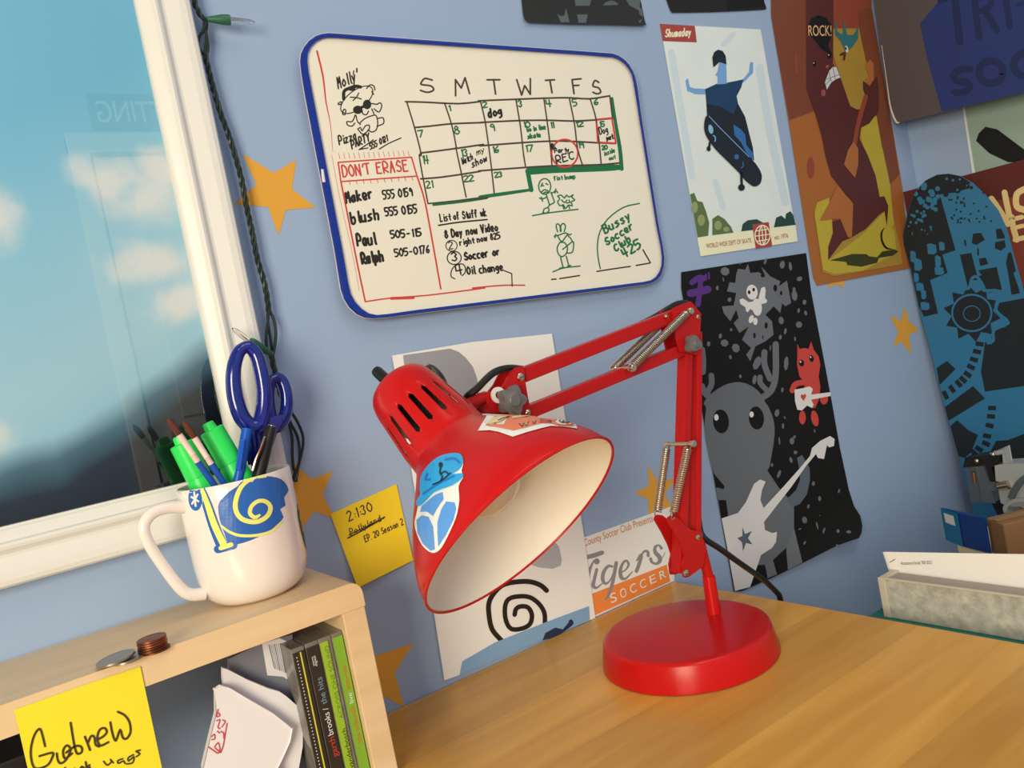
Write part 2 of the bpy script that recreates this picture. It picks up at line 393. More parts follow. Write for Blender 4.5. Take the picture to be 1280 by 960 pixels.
obj('frame_moulding', fb, M_white, pf, smooth=False)
# the print: sky over dark hills
mp = bpy.data.materials.new('sky_print'); mp.use_nodes = True; nt = mp.node_tree; bs = nt.nodes['Principled BSDF']; bs.inputs['Roughness'].default_value = 0.9; bs.inputs['Specular IOR Level'].default_value = 0.0
N = nt.nodes.new; L = nt.links.new
geo = N('ShaderNodeNewGeometry'); sep = N('ShaderNodeSeparateXYZ'); L(geo.outputs['Position'], sep.inputs[0])
def math_(op, a, b=None):
    n = N('ShaderNodeMath'); n.operation = op
    for i, v in enumerate((a, b)):
        if v is None: continue
        if isinstance(v, (int, float)): n.inputs[i].default_value = v
        else: L(v, n.inputs[i])
    return n.outputs[0]
nz2 = N('ShaderNodeTexNoise'); nz2.inputs['Scale'].default_value = 32; nz2.inputs['Detail'].default_value = 4; L(geo.outputs['Position'], nz2.inputs['Vector'])
nz = N('ShaderNodeTexNoise'); nz.inputs['Scale'].default_value = 15; nz.inputs['Detail'].default_value = 1.5; L(geo.outputs['Position'], nz.inputs['Vector'])
wob = math_('MULTIPLY', math_('SUBTRACT', nz.outputs['Fac'], 0.5), 0.022)
# ridge height z = 1.047 + curve in x
xr = math_('SUBTRACT', sep.outputs['X'], 0.0)
xp = math_('MAXIMUM', math_('SUBTRACT', xr, 0.055), 0.0)
ridge = math_('ADD', 1.043, math_('ADD', math_('MULTIPLY', xr, 0.10), math_('MULTIPLY', xp, 0.36)))
t = math_('ADD', math_('SUBTRACT', sep.outputs['Z'], ridge), wob)
mr = N('ShaderNodeMapRange'); mr.inputs[1].default_value = -0.05; mr.inputs[2].default_value = 0.45; L(t, mr.inputs[0])
cr = N('ShaderNodeValToRGB'); L(mr.outputs[0], cr.inputs[0]); e = cr.color_ramp.elements
EP = (0.95, 0.90, 0.78)
for i, (p, c) in enumerate([(0.0, (16, 20, 22)), (0.055, (28, 38, 42)), (0.095, (70, 104, 118)), (0.135, (150, 192, 202)), (0.2, (158, 196, 204)), (0.42, (138, 190, 204)), (0.62, (110, 178, 200)), (1.0, (120, 182, 204))]):
    if i < 2: el = e[i]; el.position = p
    else: el = e.new(p)
    el.color = (*alb(c, EP), 1)
def cloud(cx, cz, rx, rz):
    a = math_('DIVIDE', math_('SUBTRACT', sep.outputs['X'], cx), rx); b = math_('DIVIDE', math_('SUBTRACT', sep.outputs['Z'], cz), rz)
    d = math_('SQRT', math_('ADD', math_('MULTIPLY', a, a), math_('MULTIPLY', b, b)))
    n = N('ShaderNodeMapRange'); n.interpolation_type = 'SMOOTHSTEP'; n.inputs[1].default_value = 1.55; n.inputs[2].default_value = 0.0
    L(math_('ADD', d, math_('MULTIPLY', math_('SUBTRACT', nz2.outputs['Fac'], 0.5), 2.6)), n.inputs[0]); return n.outputs[0]
cl = None
for q in [(0.133, 1.262, 0.026, 0.02), (0.162, 1.245, 0.025, 0.022), (0.177, 1.27, 0.02, 0.02), (0.049, 1.237, 0.018, 0.022), (0.150, 1.19, 0.035, 0.018), (0.165, 1.155, 0.026, 0.018), (0.012, 1.072, 0.018, 0.012), (-0.09, 1.22, 0.06, 0.03), (-0.25, 1.2, 0.12, 0.05)]:
    c = cloud(*q); cl = c if cl is None else math_('MAXIMUM', cl, c)
mx = N('ShaderNodeMix'); mx.data_type = 'RGBA'; L(math_('MULTIPLY', cl, 0.72), mx.inputs[0]); L(cr.outputs[0], mx.inputs[6]); mx.inputs[7].default_value = (*alb((226, 220, 206), EP), 1)
L(mx.outputs[2], bs.inputs['Base Color'])
obj('print', B().box((FX0+0.039, -0.006, FZ0+0.039), (FX1-0.039, -0.004, FZ1-0.039)), mp, pf, smooth=False)
mg = bpy.data.materials.new('picture_glass'); mg.use_nodes = True; nt = mg.node_tree
for n in list(nt.nodes): nt.nodes.remove(n)
lw = nt.nodes.new('ShaderNodeLayerWeight'); lw.inputs[0].default_value = 0.5; tr = nt.nodes.new('ShaderNodeBsdfTransparent'); gl = nt.nodes.new('ShaderNodeBsdfGlossy'); gl.inputs['Roughness'].default_value = 0.0
mxs = nt.nodes.new('ShaderNodeMixShader'); mo = nt.nodes.new('ShaderNodeOutputMaterial')
fp = nt.nodes.new('ShaderNodeMath'); fp.operation = 'POWER'; fp.inputs[1].default_value = 5.0
fm = nt.nodes.new('ShaderNodeMath'); fm.operation = 'MULTIPLY_ADD'; fm.inputs[1].default_value = 0.9; fm.inputs[2].default_value = 0.11
nt.links.new(lw.outputs['Facing'], fp.inputs[0]); nt.links.new(fp.outputs[0], fm.inputs[0]); nt.links.new(fm.outputs[0], mxs.inputs[0]); nt.links.new(tr.outputs[0], mxs.inputs[1]); nt.links.new(gl.outputs[0], mxs.inputs[2]); nt.links.new(mxs.outputs[0], mo.inputs[0])
gx0, gx1, gz0, gz1 = FX0+0.041, FX1-0.041, FZ0+0.041, FZ1-0.041
obj('glass', B().add([(gx0, -0.0085, gz0), (gx1, -0.0085, gz0), (gx1, -0.0085, gz1), (gx0, -0.0085, gz1)], [(0, 1, 2, 3)]), mg, pf, smooth=False)

# ------------------------------------------------------------------ string lights
sl = thing('string_lights', 'dark green twisted string-light cord hanging down beside the white picture frame', 'string lights', W(258, 25, 0.01))
M_cord = mat('green_cord', (26, 42, 36), E1, rough=0.4)
M_sock = mat('green_bulb_socket', (38, 92, 62), EM, rough=0.4)
M_clear = bpy.data.materials.new('clear_glass'); M_clear.use_nodes = True; pb = M_clear.node_tree.nodes['Principled BSDF']
pb.inputs['Transmission Weight'].default_value = 1.0; pb.inputs['Roughness'].default_value = 0.02; pb.inputs['IOR'].default_value = 1.3
path = [(236, -60), (243, 0), (247, 12), (252, 21), (257, 26), (256, 36), (255, 52), (256, 66), (260, 84), (267, 112), (277, 145), (288, 175), (297, 205), (303, 230), (309, 262), (316, 294), (322, 325), (331, 356), (336, 388), (338, 412), (339, 440), (343, 462), (350, 490), (358, 512), (366, 530), (372, 548), (372, 570), (370, 588), (368.5, 602)]
pp = crom([Vector((a, b, 0)) for a, b in path], 14); n = len(pp)
for k in range(3):
    pts = []; acc = 0
    for i, p in enumerate(pp):
        y = p.y; R = 2.0
        for c, hw, amp in ((54, 14, 5.0), (418, 26, 5.0), (548, 40, 6.0)):
            R += amp*max(0, 1-((y-c)/hw)**2)**0.7
        if i: acc += (pp[i]-pp[i-1]).length*(1.0 if R < 2.1 else 0.12)
        a = acc*0.17+k*2*pi/3
        pts.append(W(p.x+R*cos(a), p.y+0.2*R*sin(a), 0.009+0.00075*sin(a)*min(R, 3)))
    obj('cord_strand', B().tube(pts, 0.00135, 7), M_cord, sl)
for (a, b, c, d, o1, o2) in (((259, 24), (288, 25), (288, 25), (319, 28), 0.012, 0.016), ((340, 443), (313, 428), (314, 428), (290, 410), 0.025, 0.034)):
    p, q = W(*a, o1), W(*b, o2); L_ = (q-p).length
    so = obj('bulb_socket', B().lathe([(0, 0.0022), (0.25*L_, 0.0030), (0.6*L_, 0.0043), (0.9*L_, 0.0046), (L_, 0.0042), (L_, 0.0024)], p, q-p, 16, cap0=True, cap1=True), M_sock, sl)
    p, q = W(*c, o2), W(*d, o2+0.002); L_ = (q-p).length
    bu = obj('bulb', B().lathe([(0, 0.0026), (0.6*L_, 0.0026), (0.85*L_, 0.0019), (0.97*L_, 0.0008), (L_, 0.0002)], p, q-p, 12), M_clear, so)
    obj('bulb_filament', B().tube([p, p.lerp(q, .35)+Vector((0, 0, .0004)), p.lerp(q, .6), p.lerp(q, .35)-Vector((0, 0, .0004)), p], 0.00018, 5), M_steel, so)

# ------------------------------------------------------------------ whiteboard
wb = thing('whiteboard', 'whiteboard with rounded blue frame and a hand-drawn calendar', 'whiteboard', W(600, 390, 0))
def conv(lst):
    out = []
    for k, pts in lst: out += k(pts)
    return out
kA, kB_, kC, kD = K(360, 30, 10.667), K(730, 50, 10.667), K(760, 280, 10.667), K(400, 310, 10.667)
outer = conv([(kA, [(215, 960), (165, 650), (150, 500), (160, 400), (200, 310), (270, 220), (360, 155), (440, 125), (540, 112), (640, 118), (1280, 165)]),
              (kB_, [(0, 145), (380, 172), (460, 200), (540, 250), (600, 312), (650, 390), (690, 480), (720, 620), (765, 960)]),
              (kC, [(680, 0), (740, 300), (760, 450), (750, 570), (715, 680), (660, 750), (580, 795), (480, 815), (0, 880)]),
              (kD, [(1280, 880), (900, 932), (700, 945), (590, 938), (480, 890), (380, 800), (310, 690), (265, 560), (230, 340), (175, 0)])])
inner = conv([(kA, [(335, 960), (275, 640), (257, 490), (265, 390), (300, 305), (370, 232), (440, 195), (490, 182), (560, 178), (660, 183), (1280, 230)]),
              (kB_, [(0, 195), (390, 230), (470, 262), (540, 315), (595, 385), (635, 460), (658, 560), (685, 720), (722, 960)]),
              (kC, [(640, 0), (700, 300), (718, 450), (712, 550), (685, 635), (635, 708), (570, 750), (470, 772), (0, 832)]),
              (kD, [(1280, 827), (900, 880), (760, 893), (650, 872), (550, 808), (465, 715), (412, 615), (378, 480), (340, 250), (295, 0)])])
def resamp(P, n=240):
    P = [Vector(p) for p in P]; P.append(P[0]); D = [0]
    for a, b in zip(P, P[1:]): D.append(D[-1]+(b-a).length)
    out = []; j = 0
    for i in range(n):
        s_ = D[-1]*i/n
        while D[j+1] < s_: j += 1
        out.append(P[j].lerp(P[j+1], (s_-D[j])/max(1e-9, D[j+1]-D[j])))
    return out
No = len(outer)
fr = B(); mid = [(a[0]+(b[0]-a[0])*.35, a[1]+(b[1]-a[1])*.35) for a, b in zip(outer, inner)]
md2 = [(a[0]+(b[0]-a[0])*.12, a[1]+(b[1]-a[1])*.12) for a, b in zip(outer, inner)]
rg = [[W(*p, 0.0005) for p in outer], [W(*p, 0.008) for p in outer], [W(*p, 0.0125) for p in md2], [W(*p, 0.0142) for p in mid], [W(*p, 0.0138) for p in inner], [W(*p, 0.010) for p in inner]]
for a, b in zip(rg, rg[1:]):
    for i in range(No): fr.add([a[i], a[(i+1) % No], b[(i+1) % No], b[i]], [(0, 1, 2, 3)])
M_bframe = mat('blue_board_frame', (14, 44, 140), (0.95, .9, .85), rough=0.3)
obj('board_frame', fr, M_bframe, wb, angle=50)
M_board = mat('whiteboard_enamel', (241, 228, 202), (1.0, 0.94, 0.82), rough=0.22)
s = Sheet(wallmap(), lift=0.0112, step=0.00005)
s.paper(outer, M_board, thick=0.003)
S5, S6, S7, S8 = K(370, 30, 5.3333), K(600, 80, 5.3333), K(370, 180, 4.3636), K(530, 210, 4.129)
M_line = mat('brown_black_marker', (74, 58, 44), E1, rough=0.5)
def px(lst): return conv(lst)
I_ = lambda p: p
for ln in ([(S5, [(730, 518), (860, 521), (1080, 531), (1230, 516)]), (S6, [(0, 245), (240, 235), (430, 228), (590, 225), (730, 232), (865, 212)])],
           [(S5, [(790, 690), (900, 680), (1040, 665), (1250, 657)]), (S6, [(0, 390), (240, 378), (450, 375), (620, 380), (780, 372), (880, 362)])],
           [(S5, [(830, 860), (950, 845), (1100, 825), (1250, 803)]), (S6, [(0, 545), (270, 525), (450, 515), (600, 515), (780, 525), (905, 530)])],
           [(S7, [(680, 190), (800, 180), (1000, 150)]), (S6, [(0, 712), (230, 695), (460, 680), (780, 672), (930, 660)])],
           ):
    s.at(I_).stroke(px(ln), 2.2, M_line, 2)
for ln in ([(S5, [(740, 525), (790, 690), (835, 870)]), (S7, [(672, 60), (690, 170), (720, 325)])], [(S5, [(990, 525), (1040, 680), (1070, 830)]), (S7, [(872, 20), (900, 150), (928, 290)])],
           [(S5, [(1230, 515), (1255, 620)]), (S6, [(40, 420), (70, 640), (95, 860)])], [(S6, [(240, 240), (270, 420), (290, 600), (305, 690)])], [(S6, [(425, 225), (450, 400), (470, 560), (480, 675)])],
           [(S6, [(595, 225), (630, 400), (650, 560), (685, 680)])], [(S6, [(735, 235), (770, 350), (790, 480), (808, 668)])], [(S7, [(720, 325), (850, 312), (1047, 292)])], [(S6, [(865, 212), (885, 370)])]):
    s.at(I_).stroke(px(ln), 1.8, M_line, 3)
s.at(I_).stroke(px([(S7, [(750, 332), (900, 312), (1040, 292)]), (S6, [(0, 888), (150, 866), (345, 838)])]), [3, 4.5, 4, 4.5, 4.5, 3.5], M_green_ink, 1)
s.at(S6).stroke([(342, 840), (330, 780), (318, 715)], 30, M_green_ink, 1)
s.stroke([(325, 715), (480, 705), (640, 698), (850, 692), (940, 688)], [48, 46, 48, 44, 34], M_green_ink, 1)
s.stroke([(945, 700), (932, 560), (905, 400), (880, 228)], [26, 26, 22, 18], M_green_ink, 1)
s.at(I_).stroke(px([(S5, [(140, 180), (180, 350), (200, 520), (230, 670), (245, 850)])]), [2.4, 2.2, 1.6, .9, .5], M_red_ink, 2)
s.at(S7).stroke([(245, 205), (300, 480), (340, 680), (378, 860)], 9, M_red_ink, 2)
s.at(S7).stroke([(195, 60), (240, 300), (300, 560), (345, 800)], 2, M_red_ink, 2)
s.at(I_).stroke(px([(S7, [(378, 860), (520, 840), (720, 825), (1030, 785)]), (S8, [(250, 620), (400, 606), (520, 605)])]), 1.8, M_red_ink, 2)
s.at(S7).stroke([(520, 842), (640, 838)], 16, M_red_ink, 2)
s.stroke([(660, 175), (700, 300), (735, 480), (790, 790)], 9, M_red_ink, 2)
s.stroke([(230, 100), (630, 72), (660, 175), (245, 205), (230, 100)], 8, M_red_ink, 2, smooth=0)
for i in range(15): s.stroke([(240+i*27, 82-i*1.2), (233+i*27, 50-i*1.0)], 2.5, M_red_ink, 2)
for i in range(10): s.stroke([(290+i*38, 203-i*2.6), (296+i*38, 222-i*2.6)], 3.5, M_red_ink, 2)
s.hand("DON'T ERASE", (258, 178), (618, 146), 66, 7, M_red_ink)
for t_, a, b, h, wd in (('Maker', (275, 322), (425, 292), 62, 10), ('555 0159', (478, 300), (640, 282), 48, 7), ('blush', (305, 434), (460, 410), 66, 10), ('555 0155', (490, 392), (665, 374), 48, 7.5),
                        ('Paul', (338, 556), (440, 546), 70, 10), ('505-115', (520, 514), (688, 500), 44, 7.5), ('Ralph', (362, 654), (482, 636), 62, 11), ('505-0176', (542, 614), (735, 592), 44, 7)):
    s.hand(t_, a, b, h, wd, M_ink, 2)
for t_, k, a, b, h in (('S', S5, (832, 455), (920, 452), 92), ('M', S5, (1062, 480), (1158, 462), 106), ('T', S6, (62, 200), (148, 198), 94), ('W', S6, (262, 208), (350, 200), 104), ('T', S6, (448, 192), (512, 190), 84), ('F', S6, (628, 198), (690, 190), 92), ('S', S6, (755, 200), (806, 198), 88)):
    s.at(k).hand(t_, a, b, h, 12, M_line, 2, jit=0.15, smooth=3)
for t_, k, a, b, h in (('1', S5, (1012, 580), (1030, 578), 34), ('2', S6, (22, 290), (48, 288), 36), ('3', S6, (258, 286), (284, 284), 42), ('4', S6, (446, 286), (478, 284), 46), ('5', S6, (622, 280), (648, 278), 44), ('6', S6, (764, 272), (792, 270), 38),
                       ('7', S5, (818, 756), (850, 752), 44), ('8', S5, (1058, 736), (1092, 732), 54), ('9', S6, (70, 446), (98, 444), 44), ('10', S6, (290, 424), (334, 420), 36), ('11', S6, (472, 426), (494, 424), 36), ('12', S6, (636, 420), (690, 414), 32), ('15', S6, (798, 418), (832, 416), 32),
                       ('14', S7, (692, 110), (726, 106), 44), ('13', S7, (900, 70), (938, 64), 38), ('16', S6, (84, 592), (130, 588), 40), ('17', S6, (302, 586), (356, 582), 42), ('18', S6, (474, 572), (504, 570), 34), ('19', S6, (656, 560), (692, 558), 36), ('20', S6, (815, 572), (850, 568), 28),
                       ('21', S7, (712, 240), (748, 236), 36), ('22', S7, (918, 206), (970, 200), 32), ('23', S6, (100, 756), (150, 752), 34)):
    s.at(k).hand(t_, a, b, h, 10 if k is not S7 else 8, M_green_ink, 2, jit=0.1)
s.at(S6).hand('dog', (58, 358), (152, 334), 62, 11, M_ink, 2)
s.hand('Go in line', (316, 452), (440, 432), 34, 7, M_green_ink, 2); s.hand('skate', (320, 498), (408, 484), 32, 8, M_green_ink, 2)
s.stroke([(775, 370), (880, 360), (906, 528), (786, 522), (775, 370)], 12, M_red_ink, 3, smooth=0)
s.hand('Dog', (800, 470), (858, 456), 52, 6, M_ink, 3); s.hand('park', (846, 510), (896, 496), 36, 6, M_ink, 3)
s.stroke([(565+88*cos(i*pi/10), 595+92*sin(i*pi/10)) for i in range(20)], 12, M_red_ink, 3, closed=True)
s.hand('Party', (500, 592), (600, 586), 36, 6, M_ink, 4); s.hand('REC', (512, 664), (634, 630), 54, 7, M_ink, 4)
s.ell(480, 548, 12, 22, M_ink, 3)
s.hand('inside', (830, 612), (902, 586), 32, 6, M_green_ink, 3); s.hand('out', (862, 642), (904, 630), 30, 6, M_green_ink, 3)
s.at(S7).hand('Watch', (908, 112), (968, 82), 40, 5, M_ink, 3); s.hand('my', (988, 62), (1030, 42), 34, 5, M_ink, 3); s.hand('show', (962, 128), (1044, 92), 40, 6, M_ink, 3)
s.at(S8)
for t_, a, b, h, wd in (('List of Stuff wk', (86, 276), (326, 246), 42, 6), ('8 Day now Video', (110, 362), (385, 322), 44, 7), ('right now 825', (186, 400), (396, 362), 34, 6), ('Soccer or', (212, 476), (396, 446), 42, 8), ('Oil change', (226, 550), (412, 526), 42, 7), ('2', (130, 418), (150, 416), 36, 6), ('3', (146, 482), (176, 478), 44, 8), ('4', (170, 552), (200, 546), 50, 8)):
    s.hand(t_, a, b, h, wd, M_ink, 2)
s.stroke([(75, 296), (180, 280), (326, 266)], 8, M_ink, 2)
s.stroke([(142+29*cos(i*pi/8), 401+28*sin(i*pi/8)) for i in range(16)], 5, M_ink, 2, closed=True)
s.stroke([(156+36*cos(i*pi/8), 464+34*sin(i*pi/8)) for i in range(16)], 6, M_ink, 2, closed=True)
s.stroke([(160, 572), (140, 560), (142, 530), (160, 505), (195, 495), (212, 510), (212, 540), (196, 556)], 6, M_ink, 2)
s.stroke([(410, 528), (440, 540), (453, 545), (455, 610)], 6, M_ink, 2, smooth=0)
G = M_green_ink
s.stroke([(623+31*cos(i*pi/8), 95+40*sin(i*pi/8)) for i in range(16)], 7, G, 2, closed=True)
for st in ([(606, 88), (618, 92)], [(628, 80), (640, 86)], [(612, 78), (604, 96)], [(606, 124), (622, 112), (640, 118)], [(612, 134), (628, 124), (646, 128)], [(630, 135), (640, 165), (648, 190)], [(655, 125), (668, 160), (672, 178), (650, 190), (638, 205)], [(634, 150), (610, 160), (596, 155)], [(606, 150), (612, 172)], [(660, 130), (682, 118), (690, 128)], [(680, 108), (676, 130)],
           [(615, 232), (620, 212), (640, 205), (645, 220), (630, 233), (612, 230)], [(690, 145), (700, 160), (690, 175), (702, 195), (720, 190), (730, 210), (745, 192), (765, 195), (760, 175), (778, 165), (762, 150), (770, 138), (748, 150), (735, 140), (725, 155), (708, 140), (690, 145)], [(710, 165), (725, 178), (738, 165)], [(735, 180), (752, 178), (748, 165)], [(560, 246), (640, 232), (795, 213)], [(715, 190), (722, 212)], [(745, 192), (752, 210)],
           [(690, 330), (682, 300), (690, 288), (702, 300), (704, 328)], [(708, 326), (706, 300), (718, 286), (730, 300), (724, 328)], [(672, 352), (700, 345), (730, 335), (752, 345), (760, 340)], [(680, 342), (676, 360)], [(690, 350), (710, 380), (735, 350)], [(700, 385), (688, 410), (692, 440), (712, 458), (735, 440), (740, 410), (725, 385), (700, 385)], [(716, 420), (735, 405), (768, 380), (772, 400), (765, 435), (735, 440)], [(738, 345), (756, 362), (765, 378)], [(705, 460), (712, 490), (718, 515)], [(734, 455), (742, 485), (748, 508)], [(700, 518), (722, 512)], [(740, 508), (758, 502)], [(665, 536), (720, 516), (806, 506)],
           [(1112, 183), (1030, 203), (950, 262), (908, 330), (895, 400), (900, 470), (910, 520)]):
    s.stroke(st, 7, G, 2)
s.hand('fist bump', (672, 64), (784, 52), 24, 5, G, 2)
for t_, a, b, h in (('Bussy', (936, 338), (1072, 258), 44), ('Soccer', (945, 400), (1086, 306), 38), ('Club', (990, 432), (1072, 372), 34), ('425', (1036, 464), (1126, 404), 46)):
    s.hand(t_, a, b, h, 8, G, 2, lean=0.45)
for st in ([(658, 575), (682, 573)], [(700, 571), (803, 555)], [(892, 534), (980, 520), (1065, 508)], [(1095, 503), (1168, 490)], [(1130, 422), (1168, 488)]): s.stroke(st, 7, M_ink, 2)
s.at(S5)
s.hand("Molly'", (282, 432), (418, 374), 84, 8, M_ink, 2)
s.stroke([(405+92*cos(i*pi/10+.4)*1.0-30*sin(i*pi/10), 505+92*sin(i*pi/10)) for i in range(20)], 7, M_ink, 2, closed=True)
s.stroke([(318, 500), (320, 450), (350, 430), (400, 415), (430, 420)], 22, M_ink, 2)
s.ell(372, 432, 24, 14, M_ink, 3); s.ell(412, 572, 32, 28, M_ink, 3); s.ell(474, 536, 28, 32, M_ink, 3); s.stroke([(412, 566), (474, 540)], 18, M_ink, 3)
for st in ([(362, 488), (400, 490), (435, 500)], [(380, 510), (405, 485), (418, 460)], [(440, 570), (446, 598), (470, 604), (484, 580)], [(470, 430), (495, 405), (520, 415), (526, 440)], [(505, 450), (518, 470)], [(505, 530), (540, 535), (560, 525), (572, 545), (560, 580), (545, 585), (520, 565)], [(505, 565), (520, 600)], [(395, 605), (375, 650), (340, 650), (345, 675), (375, 680), (392, 660)], [(400, 610), (410, 650), (430, 670)],
           [(425, 660), (460, 630), (510, 610), (535, 612), (545, 660), (535, 705), (505, 720), (480, 705)], [(545, 630), (580, 625), (585, 660), (560, 675), (540, 680)], [(412, 700), (430, 690), (440, 712), (462, 680), (488, 675), (485, 705), (445, 735), (412, 700)], [(280, 530), (300, 518), (305, 530), (285, 538), (280, 530)], [(310, 600), (318, 570), (332, 575), (325, 605), (310, 600)], [(385, 312), (382, 335)],
           [(420, 838), (470, 805), (515, 772)], [(425, 836), (480, 826)], [(555, 834), (620, 795), (700, 760)]): s.stroke(st, 8, M_ink, 2)
s.hand('Pizza', (290, 806), (408, 766), 64, 8, M_ink, 2); s.hand('PARTY', (374, 832), (496, 776), 58, 8, M_ink, 2); s.hand('555 0121', (496, 836), (612, 778), 42, 7, M_ink, 2)
s.done('writing_panel', wb)
obj('hanging_slot', B().tube([W(402.5, 212, 0.0132), W(405, 228, 0.0132)], 0.0016, 8), M_white, wb)

# ------------------------------------------------------------------ skater poster
P1 = K(820, 20, 3.095)
s = Sheet(wallmap(), P1)
mwp = mat('pale_sky_paper', (204, 205, 200), ER, rough=0.6, spec=0.3, vary=0.06, scale=18)
s.paper([(15, 30), (150, 38), (405, 52), (548, 872), (172, 930), (27, 97)], mwp)
ms = lambda n, c, E=ER: mat(n, c, E, rough=0.6, spec=0.3)
mtag = ms('brick_red_print', (150, 62, 52)); mcream = ms('cream_print', (232, 217, 168)); mnavy = ms('navy_print', (26, 56, 82)); mdk = ms('near_black_print', (28, 33, 40)); mskin = ms('blue_skin_print', (108, 146, 184)); mtree = ms('olive_tree_print', (84, 102, 60)); mtree2 = ms('dark_teal_tree_print', (36, 62, 56)); mstk = ms('sky_streak_print', (186, 196, 198)); mblue = ms('mid_blue_print', (48, 96, 144)); mpale = ms('pale_teal_print', (120, 165, 182))
for st, wd in (([(60, 140), (100, 380), (140, 620)], 26), ([(300, 70), (260, 110)], 18), ([(400, 200), (440, 440), (500, 720)], 30), ([(230, 640), (260, 740)], 22)): s.stroke(st, wd, mstk, 1)
s.poly([(15, 30), (150, 38), (158, 102), (27, 97)], mtag, 1)
s.hand('Shumaday', (36, 82), (136, 76), 34, 3.5, mcream, 2, lean=-.1)
s.poly([(161, 857), (540, 808), (548, 872), (172, 930)], mcream, 1)
s.poly([(132, 690), (148, 684), (160, 715), (180, 720), (195, 760), (206, 800), (202, 850), (161, 857)], mtree, 2); s.poly([(218, 848), (218, 785), (240, 770), (265, 785), (290, 815), (300, 838)], mtree, 2)
s.poly([(330, 833), (335, 805), (355, 790), (390, 786), (415, 800), (425, 822)], mtree2, 2); s.poly([(456, 818), (465, 780), (485, 772), (500, 785), (503, 765), (520, 755), (531, 770), (540, 808)], mtree2, 2)
for c in ((150, 740, 12, 22), (175, 790, 14, 22), (240, 810, 14, 18), (272, 825, 12, 10)): s.ell(*c, mat('light_tree_print', (132, 140, 84), ER), 3)
s.poly([(372, 806), (436, 797), (450, 890), (386, 900)], mtag, 3)
for a in (1.0, 0.45): s.stroke([(412+29*a*cos(i*pi/8), 848+38*sin(i*pi/8)) for i in range(16)], 4, mcream, 4, closed=True)
for st in ([(409, 812), (415, 884)], [(384, 852), (440, 844)], [(388, 832), (436, 824)], [(388, 872), (436, 864)]): s.stroke(st, 3.5, mcream, 4)
s.text('WORLD WIDE DEPT OF SKATE', (196, 898), (370, 876), 17, mtag, 3); s.text('est. 1976', (460, 865), (512, 857), 17, mtag, 3)
s.poly([(190, 282), (150, 280), (132, 275), (128, 262), (124, 240), (114, 250), (117, 270), (122, 292), (130, 292), (150, 302), (190, 303)], mskin, 2)
s.poly([(330, 250), (345, 235), (360, 215), (362, 190), (366, 177), (376, 180), (376, 205), (375, 220), (360, 235), (338, 258)], mskin, 2)
s.poly([(190, 283), (235, 262), (275, 258), (338, 245), (330, 275), (312, 310), (318, 340), (345, 390), (360, 450), (375, 510), (380, 558), (370, 555), (340, 530), (300, 480), (240, 420), (205, 385), (197, 383), (195, 340)], mnavy, 3)
s.poly([(194, 340), (250, 350), (300, 380), (315, 340), (345, 390), (360, 450), (375, 510), (380, 558), (340, 530), (300, 480), (240, 420), (205, 385)], mdk, 4)
s.poly([(300, 420), (330, 440), (345, 460), (350, 500), (375, 530), (378, 560), (350, 530), (330, 490), (303, 460)], mblue, 5)
s.poly([(245, 178), (272, 185), (274, 262), (238, 265), (238, 232), (230, 228), (238, 215)], mskin, 4)
s.poly([(222, 198), (218, 160), (225, 140), (240, 130), (258, 135), (270, 155), (273, 187), (245, 178), (232, 190)], mdk, 5)
s.poly([(190, 395), (200, 384), (215, 390), (235, 415), (300, 480), (345, 530), (385, 570), (408, 610), (407, 640), (395, 655), (375, 658), (345, 635), (320, 605), (280, 565), (230, 515), (195, 465), (186, 430)], mdk, 6, smooth=3)
s.stroke([(206, 388), (240, 425), (300, 485), (360, 545)], 3, mskin, 7); s.stroke([(208, 490), (206, 512)], 9, mdk, 6); s.ell(204, 513, 8, 10, mdk, 6); s.stroke([(330, 600), (332, 660)], 10, mdk, 6); s.ell(331, 663, 13, 13, mdk, 6)
s.ell(212, 438, 9, 18, mpale, 7, rot=-.2); s.stroke([(222, 462), (230, 470), (228, 485)], 4, mpale, 7); s.ell(312, 545, 9, 10, mblue, 7); s.stroke([(336, 565), (338, 580), (330, 588)], 4, mblue, 7)
tag(s.done('skate_poster'), 'pale poster of a jumping skateboarder above a cream strip', 'poster')

# ------------------------------------------------------------------ brown and orange poster
T2, T3 = K(960, 0, 5.0526), K(960, 170, 5.0526)
s = Sheet(wallmap(), T2)
mo_ = lambda n, c: mat(n, c, (0.92, 0.82, 0.66), rough=0.55, spec=0.35, vary=0.08, scale=30)
c_or = mo_('orange_brown_print', (162, 94, 40)); c_rust = mo_('rust_print', (120, 62, 38)); c_body = mo_('maroon_print', (84, 37, 32)); c_gold = mo_('gold_print', (166, 126, 46)); c_yel = mo_('mustard_print', (182, 156, 48)); c_redb = mo_('red_brown_print', (140, 64, 42)); c_ol = mo_('olive_shadow_print', (58, 56, 22)); c_blk = mo_('black_print', (20, 18, 16)); c_teal = mo_('teal_bird_print', (46, 104, 100)); c_wht = mo_('off_white_print', (205, 198, 185)); c_pink = mo_('pink_print', (150, 74, 66)); c_tan = mo_('tan_print', (168, 98, 48)); c_bub = mo_('amber_letter_print', (226, 172, 104))
out = conv([(T2, [(15, -400), (240, -380), (640, -330), (655, 45), (680, 200)]), (T3, [(795, 0), (850, 330), (900, 835), (310, 945), (285, 890), (145, 0)]), (T2, [(20, 100)])])
s.at(I_).paper(out, c_or)
s.at(T2).poly([(15, -400), (240, -380), (245, 560), (300, 700), (135, 760), (85, 480), (20, 100)], c_rust, 1)
s.poly([(415, -350), (640, -330), (655, 45), (680, 200), (600, 300), (560, 180), (410, 180)], c_redb, 2)
s.poly([(570, 60), (655, 45), (800, 900), (830, 1100), (740, 1200), (700, 900), (640, 480), (575, 180)], c_rust, 3)
